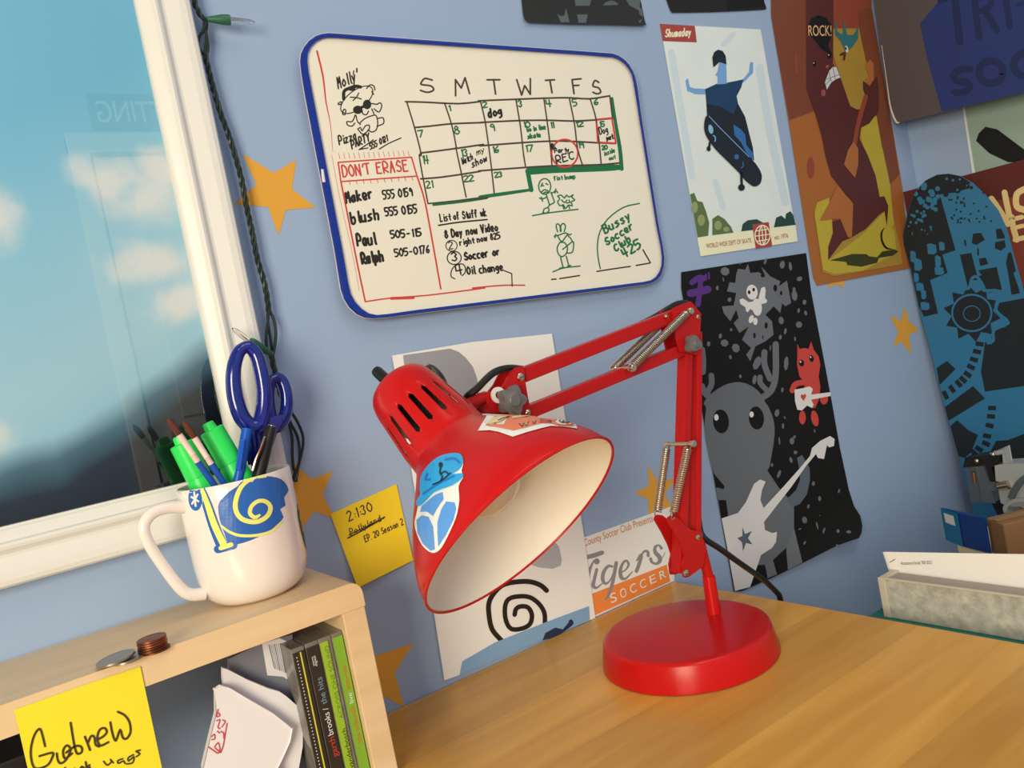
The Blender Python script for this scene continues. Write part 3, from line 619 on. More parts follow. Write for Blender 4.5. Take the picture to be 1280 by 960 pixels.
s.at(I_).poly(conv([(T2, [(410, 180), (575, 180), (600, 300), (640, 480), (700, 900)]), (T3, [(705, 0), (760, 300), (800, 560), (835, 700), (850, 810), (420, 885), (345, 860), (290, 480), (310, 420), (385, 390), (400, 600), (600, 200)]), (T2, [(520, 670), (455, 480), (410, 340)])]), c_gold, 4)
s.at(I_).poly(conv([(T2, [(580, 810), (685, 730), (725, 960)]), (T3, [(720, 60), (770, 300), (795, 560), (760, 600), (710, 400), (680, 250), (600, 60)])]), c_yel, 5)
s.at(T3).poly([(310, 420), (385, 390), (405, 540), (410, 640), (390, 780), (470, 720), (600, 620), (735, 480), (760, 560), (800, 600), (810, 740), (600, 850), (420, 870), (350, 845), (295, 500)], c_yel, 5)
body = conv([(T2, [(240, -380), (415, -350), (412, 340), (410, 400), (455, 480), (520, 670), (560, 690), (600, 690), (640, 560), (690, 560), (690, 700), (640, 780), (590, 806), (580, 860)]), (T3, [(580, 20), (630, 120), (680, 250), (705, 385), (735, 380), (760, 440), (752, 570), (735, 475), (700, 500), (620, 585), (530, 640), (470, 665), (380, 785), (380, 700), (410, 610), (405, 540), (470, 520), (540, 430), (470, 340), (400, 250), (365, 130), (340, 0)]), (T2, [(300, 720), (245, 560)])])
s.at(I_).poly(body, c_body, 6)
s.at(T2).poly([(240, -380), (415, -350), (410, 180), (240, 150)], c_rust, 5)
s.poly([(600, 510), (640, 540), (690, 480), (700, 560), (700, 700), (640, 780), (600, 700), (630, 650), (600, 560)], c_body, 7)
s.poly([(645, 375), (665, 400), (670, 500), (640, 545), (610, 500), (640, 490), (612, 412)], c_tan, 8)
s.at(I_).stroke(conv([(T2, [(618, 610), (570, 780)]), (T3, [(545, 60)])]), 5.5, c_redb, 8)
s.at(T3).poly([(540, 35), (570, 80), (570, 180), (550, 265), (480, 180), (505, 90)], c_tan, 9)
s.poly([(440, 310), (538, 435), (530, 640), (505, 640), (455, 520), (325, 535), (400, 400)], c_tan, 9)
s.poly([(390, 785), (530, 745), (620, 745), (640, 760), (690, 765), (720, 730), (800, 715), (822, 730), (790, 755), (700, 770), (690, 800), (590, 825), (500, 815), (495, 795)], c_ol, 7)
s.ell(757, 640, 36, 72, c_yel, 8); s.stroke([(735, 580), (718, 610), (720, 660), (745, 705), (785, 715)], [4, 10, 12, 12, 4], c_blk, 9)
s.at(T2).poly([(300, 260), (258, 210), (252, 160), (275, 115), (320, 95), (365, 110), (400, 160), (405, 220), (378, 285), (411, 356), (340, 310)], c_blk, 8)
s.text('ROCK!', (256, 226), (402, 226), 66, c_bub, 10, lean=.03)
s.poly([(420, 110), (440, 200), (470, 220), (480, 130), (500, 220), (540, 220), (570, 165), (570, 240), (530, 300), (490, 330), (460, 260), (425, 220)], c_teal, 8); s.ell(497, 310, 10, 22, c_wht, 9, rot=-.2); s.ell(492, 306, 5, 10, c_blk, 10); s.stroke([(460, 345), (485, 335), (480, 375)], 14, c_body, 9)
for x, y in ((293, 403), (388, 352)): s.ell(x, y, 12, 17, c_blk, 8); s.ell(x-4, y-5, 3.5, 4.5, c_wht, 9)
s.poly([(372, 566), (360, 520), (385, 450), (410, 422), (432, 425), (457, 490), (430, 500), (400, 520)], c_wht, 8)
for st in ([(372, 500), (450, 470)], [(385, 455), (400, 515)], [(410, 425), (425, 500)], [(365, 535), (395, 500)]): s.stroke(st, 3, c_ol, 9)
s.ell(350, 587, 15, 22, c_pink, 8); s.ell(375, 420, 13, 9, c_pink, 8, rot=-.6)
s.at(T3).ell(270, 200, 24, 70, c_redb, 2); s.at(T2).ell(178, 400, 10, 70, c_redb, 3)
tag(s.done('rock_poster'), 'brown and orange poster with a ROCK! speech bubble and a maroon creature', 'poster')

# ------------------------------------------------------------------ antlered creature poster
U4, U5 = K(840, 310, 4.8), K(860, 500, 4.0)
def curl5(px_, py_):
    t_ = max(0.0, ((px_-1020)*0.75+(py_-640)*0.8)/60.0); return 0.018*min(t_, 1.4)**2 if py_ > 590 else 0.018*min(max(0, t_), 1.4)**2*max(0, (py_-540)/50)
s = Sheet(wallmap(curl5), U4, lift=0.0014, step=0.00015)
mc = lambda n, c: mat(n, c, ER, rough=0.6, spec=0.15)
b_k = mc('poster_black', (24, 22, 20)); b_g = mc('poster_grey', (97, 98, 99)); b_w = mc('poster_cream', (205, 196, 186)); b_r = mc('poster_red', (184, 64, 54)); b_p = mc('poster_purple', (80, 46, 108)); b_s = mc('poster_slate', (84, 92, 98))
out = conv([(U4, [(55, 145), (430, 87), (805, 30), (835, 260), (955, 900)]), (U5, [(760, 240), (805, 450), (830, 530), (862, 580), (872, 630), (868, 665), (855, 690), (745, 728), (580, 812), (430, 885), (270, 955), (230, 957), (165, 590), (60, 0)]), (U4, [(165, 870), (55, 240)])])
# left side of the sheet is hidden behind the lamp post
s.at(I_).paper(out, b_k, grid=16)
s.at(U4)
s.poly([(385, 160), (395, 125), (440, 130), (455, 95), (470, 150), (520, 145), (560, 170), (535, 110), (590, 170), (650, 200), (640, 230), (690, 195), (715, 330), (680, 350), (660, 330), (650, 390), (610, 350), (560, 400), (600, 440), (610, 520), (560, 560), (500, 590), (470, 680), (445, 640), (475, 600), (420, 550), (460, 470), (405, 510), (370, 450), (400, 420), (385, 370), (350, 440), (310, 390), (300, 350), (370, 345), (385, 270), (330, 260), (345, 205), (380, 210)], b_g, 1)
for c in ((318, 140, 28, 26), (765, 185, 18, 14), (662, 100, 16, 25), (710, 110, 10, 28), (795, 325, 12, 16), (762, 460, 20, 20), (655, 435, 16, 24), (315, 570, 24, 22), (383, 600, 24, 28), (290, 528, 10, 16), (345, 310, 12, 14), (272, 240, 8, 14), (685, 692, 14, 44), (510, 690, 22, 44), (802, 390, 9, 16), (760, 375, 8, 15), (680, 500, 8, 20), (738, 545, 6, 14), (495, 790, 13, 30), (735, 285, 18, 34), (220, 575, 11, 16), (650, 535, 9, 16), (355, 490, 8, 10), (350, 655, 8, 14), (662, 852, 8, 16), (732, 248, 9, 14), (308, 188, 4, 14), (590, 600, 4, 18), (410, 770, 8, 12), (560, 80, 8, 20), (408, 92, 8, 6)):
    s.ell(*c, b_g, 1, rot=random.uniform(-.4, .4), n=7)
for c in ((545, 165, 14, 12), (620, 240, 12, 22), (655, 270, 8, 14), (495, 525, 8, 18), (545, 535, 4, 12), (565, 465, 10, 20)): s.ell(*c, b_k, 2, n=7)
s.at(U5)
for c in ((445, 65, 12, 20), (475, 130, 6, 15), (520, 205, 12, 18), (537, 262, 10, 10), (515, 300, 8, 16), (455, 370, 8, 22), (420, 325, 6, 10), (627, 418, 8, 12), (658, 493, 8, 14), (602, 532, 6, 12), (583, 600, 13, 18), (645, 625, 4, 25), (680, 650, 5, 20), (750, 655, 8, 10), (803, 659, 14, 8), (583, 725, 9, 22), (755, 455, 5, 12), (660, 582, 5, 8), (484, 88, 4, 8), (457, 205, 4, 20), (750, 728, 12, 5), (532, 185, 7, 9), (633, 155, 4, 10), (560, 645, 8, 4)):
    s.ell(*c, b_g, 1, rot=random.uniform(-.4, .4), n=7)
s.at(U4)
for st, wd in (([(530, 905), (595, 855), (622, 760), (622, 578)], 38), ([(588, 785), (555, 700), (555, 625)], 36), ([(565, 850), (530, 810), (528, 775)], 32), ([(225, 895), (190, 858), (178, 830)], 40), ([(186, 745), (188, 680), (182, 610)], 34), ([(215, 862), (238, 815), (236, 765)], 34)):
    s.stroke(st, wd, b_g, 1)
head = conv([(U4, [(190, 930), (230, 880), (300, 830), (380, 805), (450, 815), (520, 860), (562, 930)]), (U5, [(400, 30), (428, 100), (432, 180), (415, 290), (395, 355), (300, 420), (190, 425), (132, 372), (100, 250), (83, 130), (90, 40)])])
s.at(I_).poly(head, b_g, 2, smooth=3)
s.at(U5)
s.poly([(128, 360), (395, 350), (455, 440), (530, 520), (530, 640), (572, 812), (500, 850), (490, 740), (425, 800), (445, 872), (395, 892), (380, 820), (330, 900), (300, 940), (235, 950), (190, 700), (165, 585), (145, 470)], b_g, 2)
s.poly([(545, 290), (570, 275), (585, 300), (608, 340), (610, 400), (595, 470), (560, 520), (520, 535), (490, 500), (540, 450), (560, 400), (555, 340)], b_s, 2)
s.poly([(130, 368), (182, 430), (180, 446), (140, 436)], b_k, 3); s.poly([(153, 500), (190, 500), (202, 588), (166, 592)], b_k, 3)
s.poly([(348, 825), (388, 825), (397, 888), (315, 932)], b_k, 3); s.poly([(355, 872), (378, 840), (382, 880), (350, 905)], b_g, 4)
s.poly([(492, 738), (492, 855), (462, 866), (425, 805)], b_k, 3); s.poly([(448, 805), (486, 766), (478, 798), (460, 830)], b_g, 4)
s.poly([(168, 592), (250, 565), (290, 510), (330, 420), (360, 397), (388, 408), (370, 450), (362, 500), (378, 540), (480, 430), (560, 340), (610, 280), (620, 240), (660, 205), (710, 180), (733, 195), (730, 230), (705, 237), (695, 225), (680, 295), (650, 290), (640, 270), (590, 330), (520, 430), (450, 520), (380, 610), (385, 650), (420, 665), (445, 660), (440, 710), (420, 740), (365, 775), (340, 850), (310, 935), (235, 955), (200, 760)], b_w, 5)
s.poly([(272, 635), (285, 670), (320, 655), (300, 690), (322, 722), (290, 715), (275, 757), (270, 712), (247, 690), (272, 680)], b_s, 6)
for a, b in (((165, 107, 40, 60), (142, 87, 11, 16)), ((342, 90, 38, 58), (318, 72, 11, 15))): s.ell(*a, b_k, 3, rot=-.1); s.ell(*b, b_w, 4)
s.at(U4)
s.ell(480, 265, 34, 45, b_w, 3, rot=-.1); s.ell(510, 355, 29, 52, b_w, 3, rot=-.1)
s.poly([(405, 310), (425, 302), (460, 325), (490, 320), (490, 380), (470, 365), (455, 385), (445, 380), (440, 355), (410, 335)], b_w, 3); s.poly([(515, 340), (522, 290), (535, 240), (555, 232), (562, 250), (558, 300), (572, 315), (565, 330)], b_w, 3)
s.ell(475, 427, 14, 25, b_w, 3, rot=.3); s.ell(500, 440, 13, 22, b_w, 3); s.ell(463, 266, 8, 12, b_k, 4); s.ell(490, 250, 8, 11, b_k, 4)
s.poly([(752, 575), (765, 605), (795, 600), (820, 605), (835, 560), (850, 610), (880, 650), (890, 700), (880, 770), (890, 830), (885, 900), (860, 960), (840, 960), (800, 880), (790, 800), (765, 770), (750, 700), (752, 640)], b_r, 3)
s.stroke([(722, 855), (740, 818), (790, 805)], 34, b_r, 3); s.ell(912, 905, 24, 34, b_r, 3)
s.at(U5).ell(572, 88, 17, 34, b_r, 3); s.ell(634, 92, 18, 40, b_r, 3, rot=-.2)
s.at(U4)
s.poly([(735, 850), (790, 840), (825, 830), (845, 845), (835, 880), (950, 865), (952, 888), (835, 910), (850, 940), (840, 960), (810, 945), (780, 975), (752, 970), (738, 920)], b_w, 4)
s.poly([(790, 918), (772, 895), (775, 877), (788, 882), (800, 874), (806, 888)], b_r, 5)
for a, b in (((777, 690, 16, 20), (771, 683, 5, 6)), ((837, 663, 14, 21), (832, 655, 4, 6))): s.ell(*a, b_k, 4, rot=-.2); s.ell(*b, b_w, 5)
s.stroke([(120, 207), (160, 178), (195, 182)], 34, b_p, 3); s.stroke([(110, 272), (165, 262), (215, 248)], 46, b_p, 3, smooth=0); s.stroke([(172, 190), (165, 270), (156, 340)], 32, b_p, 3); s.stroke([(203, 158), (206, 188)], 11, b_p, 3); s.stroke([(221, 150), (222, 185)], 11, b_p, 3)
tag(s.done('creature_poster'), 'black poster of a grey antlered creature playing a cream guitar', 'poster')

# ------------------------------------------------------------------ the two dark posters cut by the top of the picture
V1 = K(640, 0, 4)
m1 = mc('charcoal_print', (42, 42, 40)); m2 = mc('ash_print', (82, 88, 86))
def curlA(px_, py_): return 0.004*max(0, (py_-8)/22.0)**2
s = Sheet(wallmap(curlA), V1)
s.paper([(-20, -500), (45, -20), (55, 70), (62, 98), (80, 111), (300, 119), (480, 121), (660, 126), (672, 125), (664, 105), (655, 60), (635, -40), (560, -480)], m1, grid=20)
for p in ([(105, 50), (128, 60), (130, 106), (112, 108)], [(215, 42), (268, 30), (288, 112), (244, 112)], [(310, -20), (400, -20), (370, 114), (332, 114)], [(560, -20), (640, -20), (656, 90), (640, 118), (618, 80)]): s.poly(p, m2, 1, grid=12)
s.ell(495, 45, 44, 42, m2, 1)
tag(s.done('dark_poster', smooth=True), 'charcoal poster with grey shapes above the whiteboard', 'poster', )
m3 = mc('soft_black_print', (34, 33, 31))
s = Sheet(wallmap(curlA), V1)
s.paper([(700, -480), (765, -20), (790, 50), (800, 63), (900, 62), (1000, 60), (1130, 55), (1262, 48), (1273, 42), (1262, 10), (1250, -60), (1180, -470)], m3, grid=20)
s.poly([(1040, -200), (1240, -200), (1262, 30), (1080, 52)], mc('deep_black_print', (26, 25, 24)), 1, grid=14)
tag(s.done('dark_poster', smooth=True), 'plain black poster edge above the skateboarder poster', 'poster')

# ------------------------------------------------------------------ tigers flyer (behind) and spiral drawing (in front)
T7 = K(700, 620, 5.3333)
s = Sheet(wallmap(), T7, lift=0.0012)
mor = mat('orange_flyer_ink', (236, 126, 56), EM, rough=0.7); mgr = mat('grey_flyer_ink', (132, 128, 124), EM, rough=0.7); mot = mat('ochre_flyer_ink', (196, 126, 72), EM, rough=0.7)
s.paper([(60, 312), (745, 68), (762, 450), (762, 566), (232, 806), (100, 860)], M_paper, thick=0.001)
s.poly([(100, 700), (212, 652), (712, 457), (735, 570), (232, 796), (120, 845)], mor, 1)
x0 = 342
for i, ch in enumerate('SOCCER'):
    a = 342+i*65.5; y = 716-i*31.5; s.text(ch, (a, y), (a+40, y-18), 60-i*1.5, M_paper, 3, lean=.2)
s.text('County Soccer Club Presents', (165, 336), (622, 168), 46, mot, 2, lean=.2)
s.stroke([(120, 440), (170, 412), (230, 395), (280, 378)], [20, 28, 30, 28], mgr, 2); s.stroke([(225, 430), (195, 500), (180, 580), (150, 650), (160, 690)], [8, 22, 26, 20, 10], mgr, 2)
s.ell(245, 436, 20, 20, mgr, 2)
for st, wd in (([(245, 490), (228, 560), (222, 600), (245, 612), (285, 580)], [20, 22, 24, 14, 7]), ([(350, 470), (320, 468), (290, 510), (285, 560), (305, 585), (335, 560), (362, 500)], [14, 18, 24, 24, 16, 10, 10]), ([(375, 445), (360, 530), (342, 610), (318, 670), (298, 692)], [24, 24, 22, 16, 8]),
               ([(405, 512), (440, 490), (458, 455), (440, 430), (415, 455), (402, 500), (410, 545), (440, 550), (482, 505)], [8, 10, 16, 14, 18, 24, 24, 14, 7]), ([(510, 432), (540, 395), (532, 440), (510, 500)], [8, 24, 24, 24]), ([(530, 420), (560, 370), (585, 372), (588, 398)], [8, 14, 18, 20]),
               ([(676, 348), (660, 328), (635, 340), (635, 375), (662, 405), (665, 435), (640, 452), (612, 440), (605, 420)], [20, 12, 20, 26, 28, 26, 16, 16, 22]), ([(640, 452), (680, 415), (702, 375)], [6, 5, 4])): s.stroke(st, wd, mgr, 2)
tag(s.done('soccer_flyer'), 'white Tigers SOCCER flyer with an orange bar behind the lamp', 'flyer')
D4, D8 = K(480, 400, 4.0), K(520, 640, 4.3625)
s = Sheet(wallmap(), D4, lift=0.0030)
mg1 = mat('grey_marker_print', (142, 141, 140), EM, rough=0.7); mg2 = mat('light_grey_print', (166, 162, 160), EM, rough=0.7); mbl = mat('dusty_blue_print', (118, 152, 178), EM, rough=0.7); mnv = mat('dark_navy_print', (26, 36, 62), EM, rough=0.7)
out = conv([(D4, [(40, 178), (440, 110), (840, 68), (905, 480)]), (D8, [(915, 120), (978, 578), (700, 688), (240, 888), (155, 918)]), (D4, [(130, 700)])])
s.at(I_).paper(out, M_paper, thick=0.0012)
s.at(D4).poly([(95, 176), (330, 143), (375, 160), (410, 190), (445, 235), (465, 290), (475, 345), (440, 380), (360, 420), (200, 420), (110, 300)], mg1, 1)
s.at(D8).poly([(605, 280), (670, 200), (750, 155), (780, 190), (795, 260), (790, 292), (745, 310), (670, 302)], mg2, 1)
s.stroke([(470, 705), (415, 640), (398, 560), (397, 500), (420, 450), (470, 400), (540, 382), (620, 380), (680, 400), (712, 428)], 27, M_ink, 2)
s.stroke([(703, 605), (700, 550), (670, 500), (620, 465), (560, 460), (505, 475), (485, 520), (490, 590), (520, 638), (580, 635), (622, 610), (632, 560), (610, 520), (570, 515), (545, 530), (538, 560)], 25, M_ink, 2)
s.poly([(237, 890), (252, 815), (430, 712), (700, 604), (944, 513), (948, 592), (700, 690), (400, 820)], mbl, 3)
s.poly([(690, 700), (705, 660), (760, 630), (800, 640), (830, 605), (850, 590), (860, 610), (845, 625), (810, 650), (780, 670), (730, 690)], mnv, 4); s.ell(845, 602, 13, 16, mnv, 4)
tag(s.done('spiral_drawing'), 'white sheet with a black spiral and grey shapes behind the lamp shade', 'drawing')

# ------------------------------------------------------------------ sticky notes
N3 = K(380, 580, 3.2)
M_note = mat('yellow_note', (226, 172, 34), (0.72, .66, .5), rough=0.75, spec=0.2)
def curlN(px_, py_): return 0.006*max(0, (py_-640)/95.0)**2
s = Sheet(wallmap(curlN), N3)
s.paper([(105, 200), (370, 80), (437, 385), (215, 495)], M_note, grid=10, thick=0.0004)
s.hand('2:1:30', (180, 228), (278, 186), 40, 3.2, M_ink, 2, lean=.3); s.hand('EP. 20 Season 2', (246, 312), (400, 240), 26, 2.6, M_ink, 2, lean=.3); s.hand('Pollyland', (188, 284), (312, 226), 26, 2.6, M_ink, 2, lean=.3)
s.stroke([(175, 296), (240, 262), (322, 212)], 5, M_ink, 3); s.stroke([(180, 284), (320, 216)], 4, M_ink, 3)
tag(s.done('sticky_note', smooth=True), 'yellow sticky note reading EP. 20 Season 2 on the wall beside the lamp shade', 'sticky note')

# ------------------------------------------------------------------ desk shelf
ZS, YS, XS0, XS1 = 0.910, -0.119, -0.42, 0.2305
sh = thing('desk_shelf', 'pale birch desk shelf with an open front', 'shelf', (0.0, -0.06, ZD))
tb = B(); r = 0.010
arc = [(XS1-r+r*sin(i*pi/12), ZS-r+r*cos(i*pi/12)) for i in range(7)]
poly = [(XS0, -0.0015, ZS)]+[(x, -0.0015, z) for x, z in arc]+[(XS1, -0.0015, ZS-0.0205), (XS0, -0.0015, ZS-0.0205)]
tb.prism(poly, (0, YS+0.0015, 0))
obj('top_board', tb, M_shelf, sh, smooth=True, angle=30, bevel=0.0008)
for x0, x1 in ((XS1-0.0195, XS1-0.0005), (XS0, XS0+0.02)):
    obj('side_panel', B().box((x0, YS+0.0003, ZD), (x1, -0.0015, ZS-0.0207)), M_shelf, sh, smooth=False, bevel=0.0008)
# note stuck on the shelf's front edge
M_note2 = mat('bright_yellow_note', (252, 216, 46), (1.0, .92, .7), rough=0.75, spec=0.2)
NQ = K(0, 820, 5.3333)
s = Sheet(lambda a, b, l: W(a, b, 0.1192+l), NQ, lift=0.0008)
pz = W(18, 887, 0.12); bl = pz+Vector((0.0, 0, -0.0725)); br = W(174.5, 833, 0.12)+Vector((0, 0, -0.0725))
def proj(p):
    d = Vector(p)-CAM; c = d.dot(FWD); return (640+FPX*d.dot(RT)/c, 480-FPX*d.dot(UP)/c)
q1, q2 = proj(bl), proj(br); inv = lambda p: (p[0]*5.3333, (p[1]-820)*5.3333)
s.paper([(95, 360), (500, 215), (935, 70), inv(q2), inv(q1)], M_note2, thick=0.0004)
M_pen = mat('brown_black_pen', (66, 52, 14), E1, rough=.6)
for st in ([(300, 602), (285, 540), (268, 488), (245, 500), (222, 545), (205, 620), (208, 690), (228, 745), (270, 748), (320, 725), (346, 680), (350, 645), (262, 668)], [(378, 650), (385, 695), (405, 716), (440, 692), (470, 625), (445, 596), (420, 632), (432, 684), (480, 650)], [(470, 445), (482, 520), (498, 610), (515, 652), (545, 640), (540, 605), (500, 602), (440, 645)], [(565, 538), (582, 580), (600, 628)], [(588, 575), (606, 535), (628, 540), (636, 590), (660, 605)],
           [(645, 560), (690, 535), (712, 505), (695, 480), (662, 495), (648, 550), (668, 598), (722, 575)], [(735, 442), (750, 520), (772, 565), (800, 492), (818, 545), (845, 550), (870, 505), (862, 440), (830, 395), (785, 372)]): s.stroke(st, 15, M_pen, 2)
for st in ([(690, 702), (715, 728), (742, 705), (735, 690), (755, 712)], [(818, 685), (785, 698), (790, 716), (822, 700), (832, 716)], [(890, 658), (855, 678), (858, 700), (892, 672), (884, 712), (842, 720)], [(935, 628), (906, 636), (932, 652), (908, 672)], [(585, 745), (600, 742)]): s.stroke(st, 11, M_pen, 2)
s.hand('book', (440, 800), (620, 752), 60, 11, M_pen, 2)
tag(s.done('sticky_note'), 'bright yellow note reading Get new bags stuck to the shelf front edge', 'sticky note')

# ------------------------------------------------------------------ coins on the shelf
M_penny = metal('copper_coin', (150, 92, 72), 0.38); M_penny2 = metal('dark_copper_coin', (118, 72, 50), 0.42); M_nick = metal('nickel_coin', (176, 172, 166), 0.35)
def coin(R, t, m, loc, label, group, rot=0.0, name='penny'):
    b = B().lathe([(0, R*0.96), (0.0002, R), (t-0.0002, R), (t, R*0.97), (t, R*0.88), (t-0.00015, R*0.86), (t-0.00015, R*0.4), (t+0.00005, R*0.32), (t+0.00005, 0.0001)], (0, 0, 0), (0, 0, 1), 40, cap0=True)
    o = obj(name, b, m, None, angle=30); o.location = loc; o.rotation_euler = (0, 0, rot); return tag(o, label, name, group)
c0 = PZ(192.5, 814, ZS); g = 'pennies stacked on the shelf'
names = ['lowest penny of the small stack on the shelf, darkest and sticking out', 'second penny from the bottom of the small stack on the shelf', 'third penny from the bottom of the small stack on the shelf', 'fourth penny from the bottom of the small stack on the shelf', 'second penny from the top of the small stack on the shelf', 'topmost copper penny of the small stack on the shelf']
for i in range(6):
    coin(0.0095, 0.00155, M_penny2 if i < 3 else M_penny, (c0.x+(0.0012 if i == 0 else random.uniform(-.0003, .0003)), c0.y+random.uniform(-.0003, .0003), ZS+0.0016*i), names[i], g)
q0 = PZ(147, 826, ZS+0.0015)
coin(0.0106, 0.0019, M_nick, (q0.x+0.006, q0.y-0.001, ZS), 'silver coin lying half under the larger silver coin on the shelf', 'silver coins on the shelf', name='nickel')
t_ = coin(0.0121, 0.0017, M_nick, (q0.x-0.0008, q0.y, ZS+0.0026), 'larger silver coin tilted on top of another beside the penny stack', 'silver coins on the shelf', name='quarter'); t_.rotation_euler = (0, radians(-4), 0)

# ------------------------------------------------------------------ mug
MC = Vector((0.1700, -0.0525, ZS)); HM = 0.0965
mug = thing('mug', 'white ceramic mug with a blue and yellow 16 design, holding pens', 'mug', MC)
M_mug = mat('white_ceramic', (244, 226, 206), (1.05, .95, .78), rough=0.12, coat=0.4)
pr = [(0.0, 0.024), (0.0006, 0.0275), (0.0035, 0.0315), (0.008, 0.0355), (0.014, 0.0382), (0.022, 0.0398), (0.034, 0.0405), (0.06, 0.0408), (0.085, 0.0408), (HM-0.001, 0.0409), (HM, 0.0402), (HM-0.0004, 0.0393), (HM-0.003, 0.0386), (0.07, 0.0384), (0.03, 0.0382), (0.012, 0.035), (0.007, 0.028), (0.006, 0.0002)]
pr = [(a, b*1.075) for a, b in pr]
mb = B().lathe(pr, MC, (0, 0, 1), 72, cap0=True)
mugbody = obj('mug_body', mb, M_mug, mug, angle=60)
hp = [(-0.0390, 0.0835), (-0.050, 0.0865), (-0.0615, 0.0862), (-0.0695, 0.0805), (-0.0715, 0.072), (-0.0690, 0.060), (-0.0640, 0.046), (-0.0585, 0.032), (-0.0530, 0.0215), (-0.0465, 0.0165), (-0.0385, 0.0145)]
ang = radians(180+2); hd = Vector((cos(pi), sin(0.12)*-1, 0)).normalized()
hpts = crom([MC+hd*(-x+0.003)+Vector((0, 0, z)) for x, z in hp], 5)
hb = B().tube(hpts, [0.0052-0.0010*sin(pi*i/(len(hpts)-1)) for i in range(len(hpts))], 14)
obj('handle', hb, M_mug, mug, angle=80)
def bvh(b): return BVHTree.FromPolygons([tuple(v) for v in b.v], b.f)
def surfmap(tree, ctr, ax=(0, 0, 1)):
    ax = Vector(ax)
    def f(px_, py_, l):
        d = ray(px_, py_).normalized(); h = tree.ray_cast(CAM, d)
        q = None if h[0] is None else h[0]-ctr
        if q is None or (q-ax*q.dot(ax)).dot(d) > 0.0:          # a miss, or the inside of the far wall
            h = tree.find_nearest(CAM+d*((ctr-CAM).dot(d))); n = h[1]
            return h[0]+(n if n.dot(d) < 0 else -n)*l
        n = h[1] if h[1].dot(d) < 0 else -h[1]
        return h[0]+n*l
    return f
mt = bvh(mb); Q9 = K(180, 420, 2.824)
M_mb = mat('mug_blue_print', (44, 98, 166), EL, rough=0.25); M_my = mat('mug_yellow_print', (240, 232, 110), EL, rough=0.25); M_mw = mat('mug_white_print', (246, 238, 222), EL, rough=0.25)
s = Sheet(surfmap(mt, MC+Vector((0, 0, .05))), Q9, lift=0.0002, step=0.00012)
s.poly([(262, 600), (275, 575), (300, 550), (330, 530), (350, 508), (385, 497), (425, 494), (470, 500), (495, 515), (510, 545), (494, 570), (499, 598), (480, 612), (492, 640), (470, 665), (440, 690), (380, 720), (330, 735), (300, 736), (285, 700), (268, 650)], M_mb, 0, grid=5, smooth=2)
s.stroke([(430, 496), (385, 503), (345, 530), (324, 580), (326, 620), (350, 648), (395, 656), (432, 638), (446, 608), (432, 586), (405, 582), (380, 600), (374, 625), (390, 640), (408, 632)], [6, 10, 15, 17, 17, 17, 16, 16, 16, 15, 14, 14, 15, 14, 8], M_my, 1, smooth=5)
s.stroke([(272, 668), (300, 690), (340, 704), (400, 703), (450, 688), (488, 655)], [6, 9, 10, 10, 9, 5], M_my, 1, smooth=5)
s.stroke([(204, 540), (225, 600), (248, 670), (276, 740)], [24, 34, 38, 40], M_mb, 1, smooth=6); s.stroke([(262, 752), (290, 744), (315, 738)], 30, M_mb, 1, smooth=5)
s.stroke([(206, 540), (227, 600), (251, 670), (282, 735)], [13, 20, 23, 24], M_my, 2, smooth=6); s.stroke([(272, 748), (290, 742), (308, 736)], 16, M_my, 2, smooth=4)
s.ell(182, 575, 28, 46, M_mw, 1, rot=-.08, grid=3); s.ell(182, 575, 24, 42, M_mb, 2, rot=-.08, grid=3)
for a in range(3): s.stroke([(182-13*sin(a*pi/3+.2), 575-25*cos(a*pi/3+.2)), (182, 575), (182+13*sin(a*pi/3+.2), 575+25*cos(a*pi/3+.2))], 7, M_mw, 4)
s.stroke([(546, 562), (549, 620), (556, 670), (565, 715), (573, 745)], [10, 16, 14, 10, 8], M_ink, 1, smooth=6)
s.done('mug_design', mug)['label'] = 'blue and yellow 16 printed on the mug with a blue asterisk badge'

# ------------------------------------------------------------------ things standing in the mug
def MP(px_, py_, dy=0.0): return W(px_, py_, 0.052-dy)
M_hl = mat('green_highlighter', (46, 222, 92), (1.0, .95, .85), rough=0.35, spec=0.4)
def inmug(tip, mouth, extra=0.045):          # point further down inside the mug along the tool
    d = (mouth-tip).normalized(); return mouth+d*extra
def highlighter(tip, mouth, label, extra):
    bot = inmug(tip, mouth, extra); d = bot-tip; L_ = d.length
    t_ = thing('highlighter', label, 'highlighter', bot, 'green highlighters in the mug')
    obj('barrel', B().lathe([(0.036, 0.0090), (0.040, 0.0100), (0.05, 0.0106), (L_-0.004, 0.0106), (L_-0.001, 0.009), (L_, 0.001)], tip, d, 28), M_hl, t_, angle=50)
    c = obj('cap', B().lathe([(0, 0.0001), (0.0002, 0.0034), (0.001, 0.0044), (0.0062, 0.0050), (0.0064, 0.0080), (0.0072, 0.0094), (0.036, 0.0098), (0.0362, 0.008)], tip, d, 28), M_hl, t_, angle=40)
    return t_
highlighter(MP(259, 528, -0.008), MP(296, 592, -0.010), 'larger green highlighter leaning right beside the blue scissors', 0.042)
highlighter(MP(222, 545, 0.012), MP(246, 592, 0.010), 'green highlighter behind the two paint brushes at the left rim', 0.045)
M_br = mat('brush_bristle', (92, 46, 30), EL, rough=0.9, vary=.2, scale=600); M_fer = mat('brush_ferrule', (232, 200, 176), EL, rough=0.35); M_bh = mat('blue_brush_handle', (28, 82, 160), EL, rough=0.3)
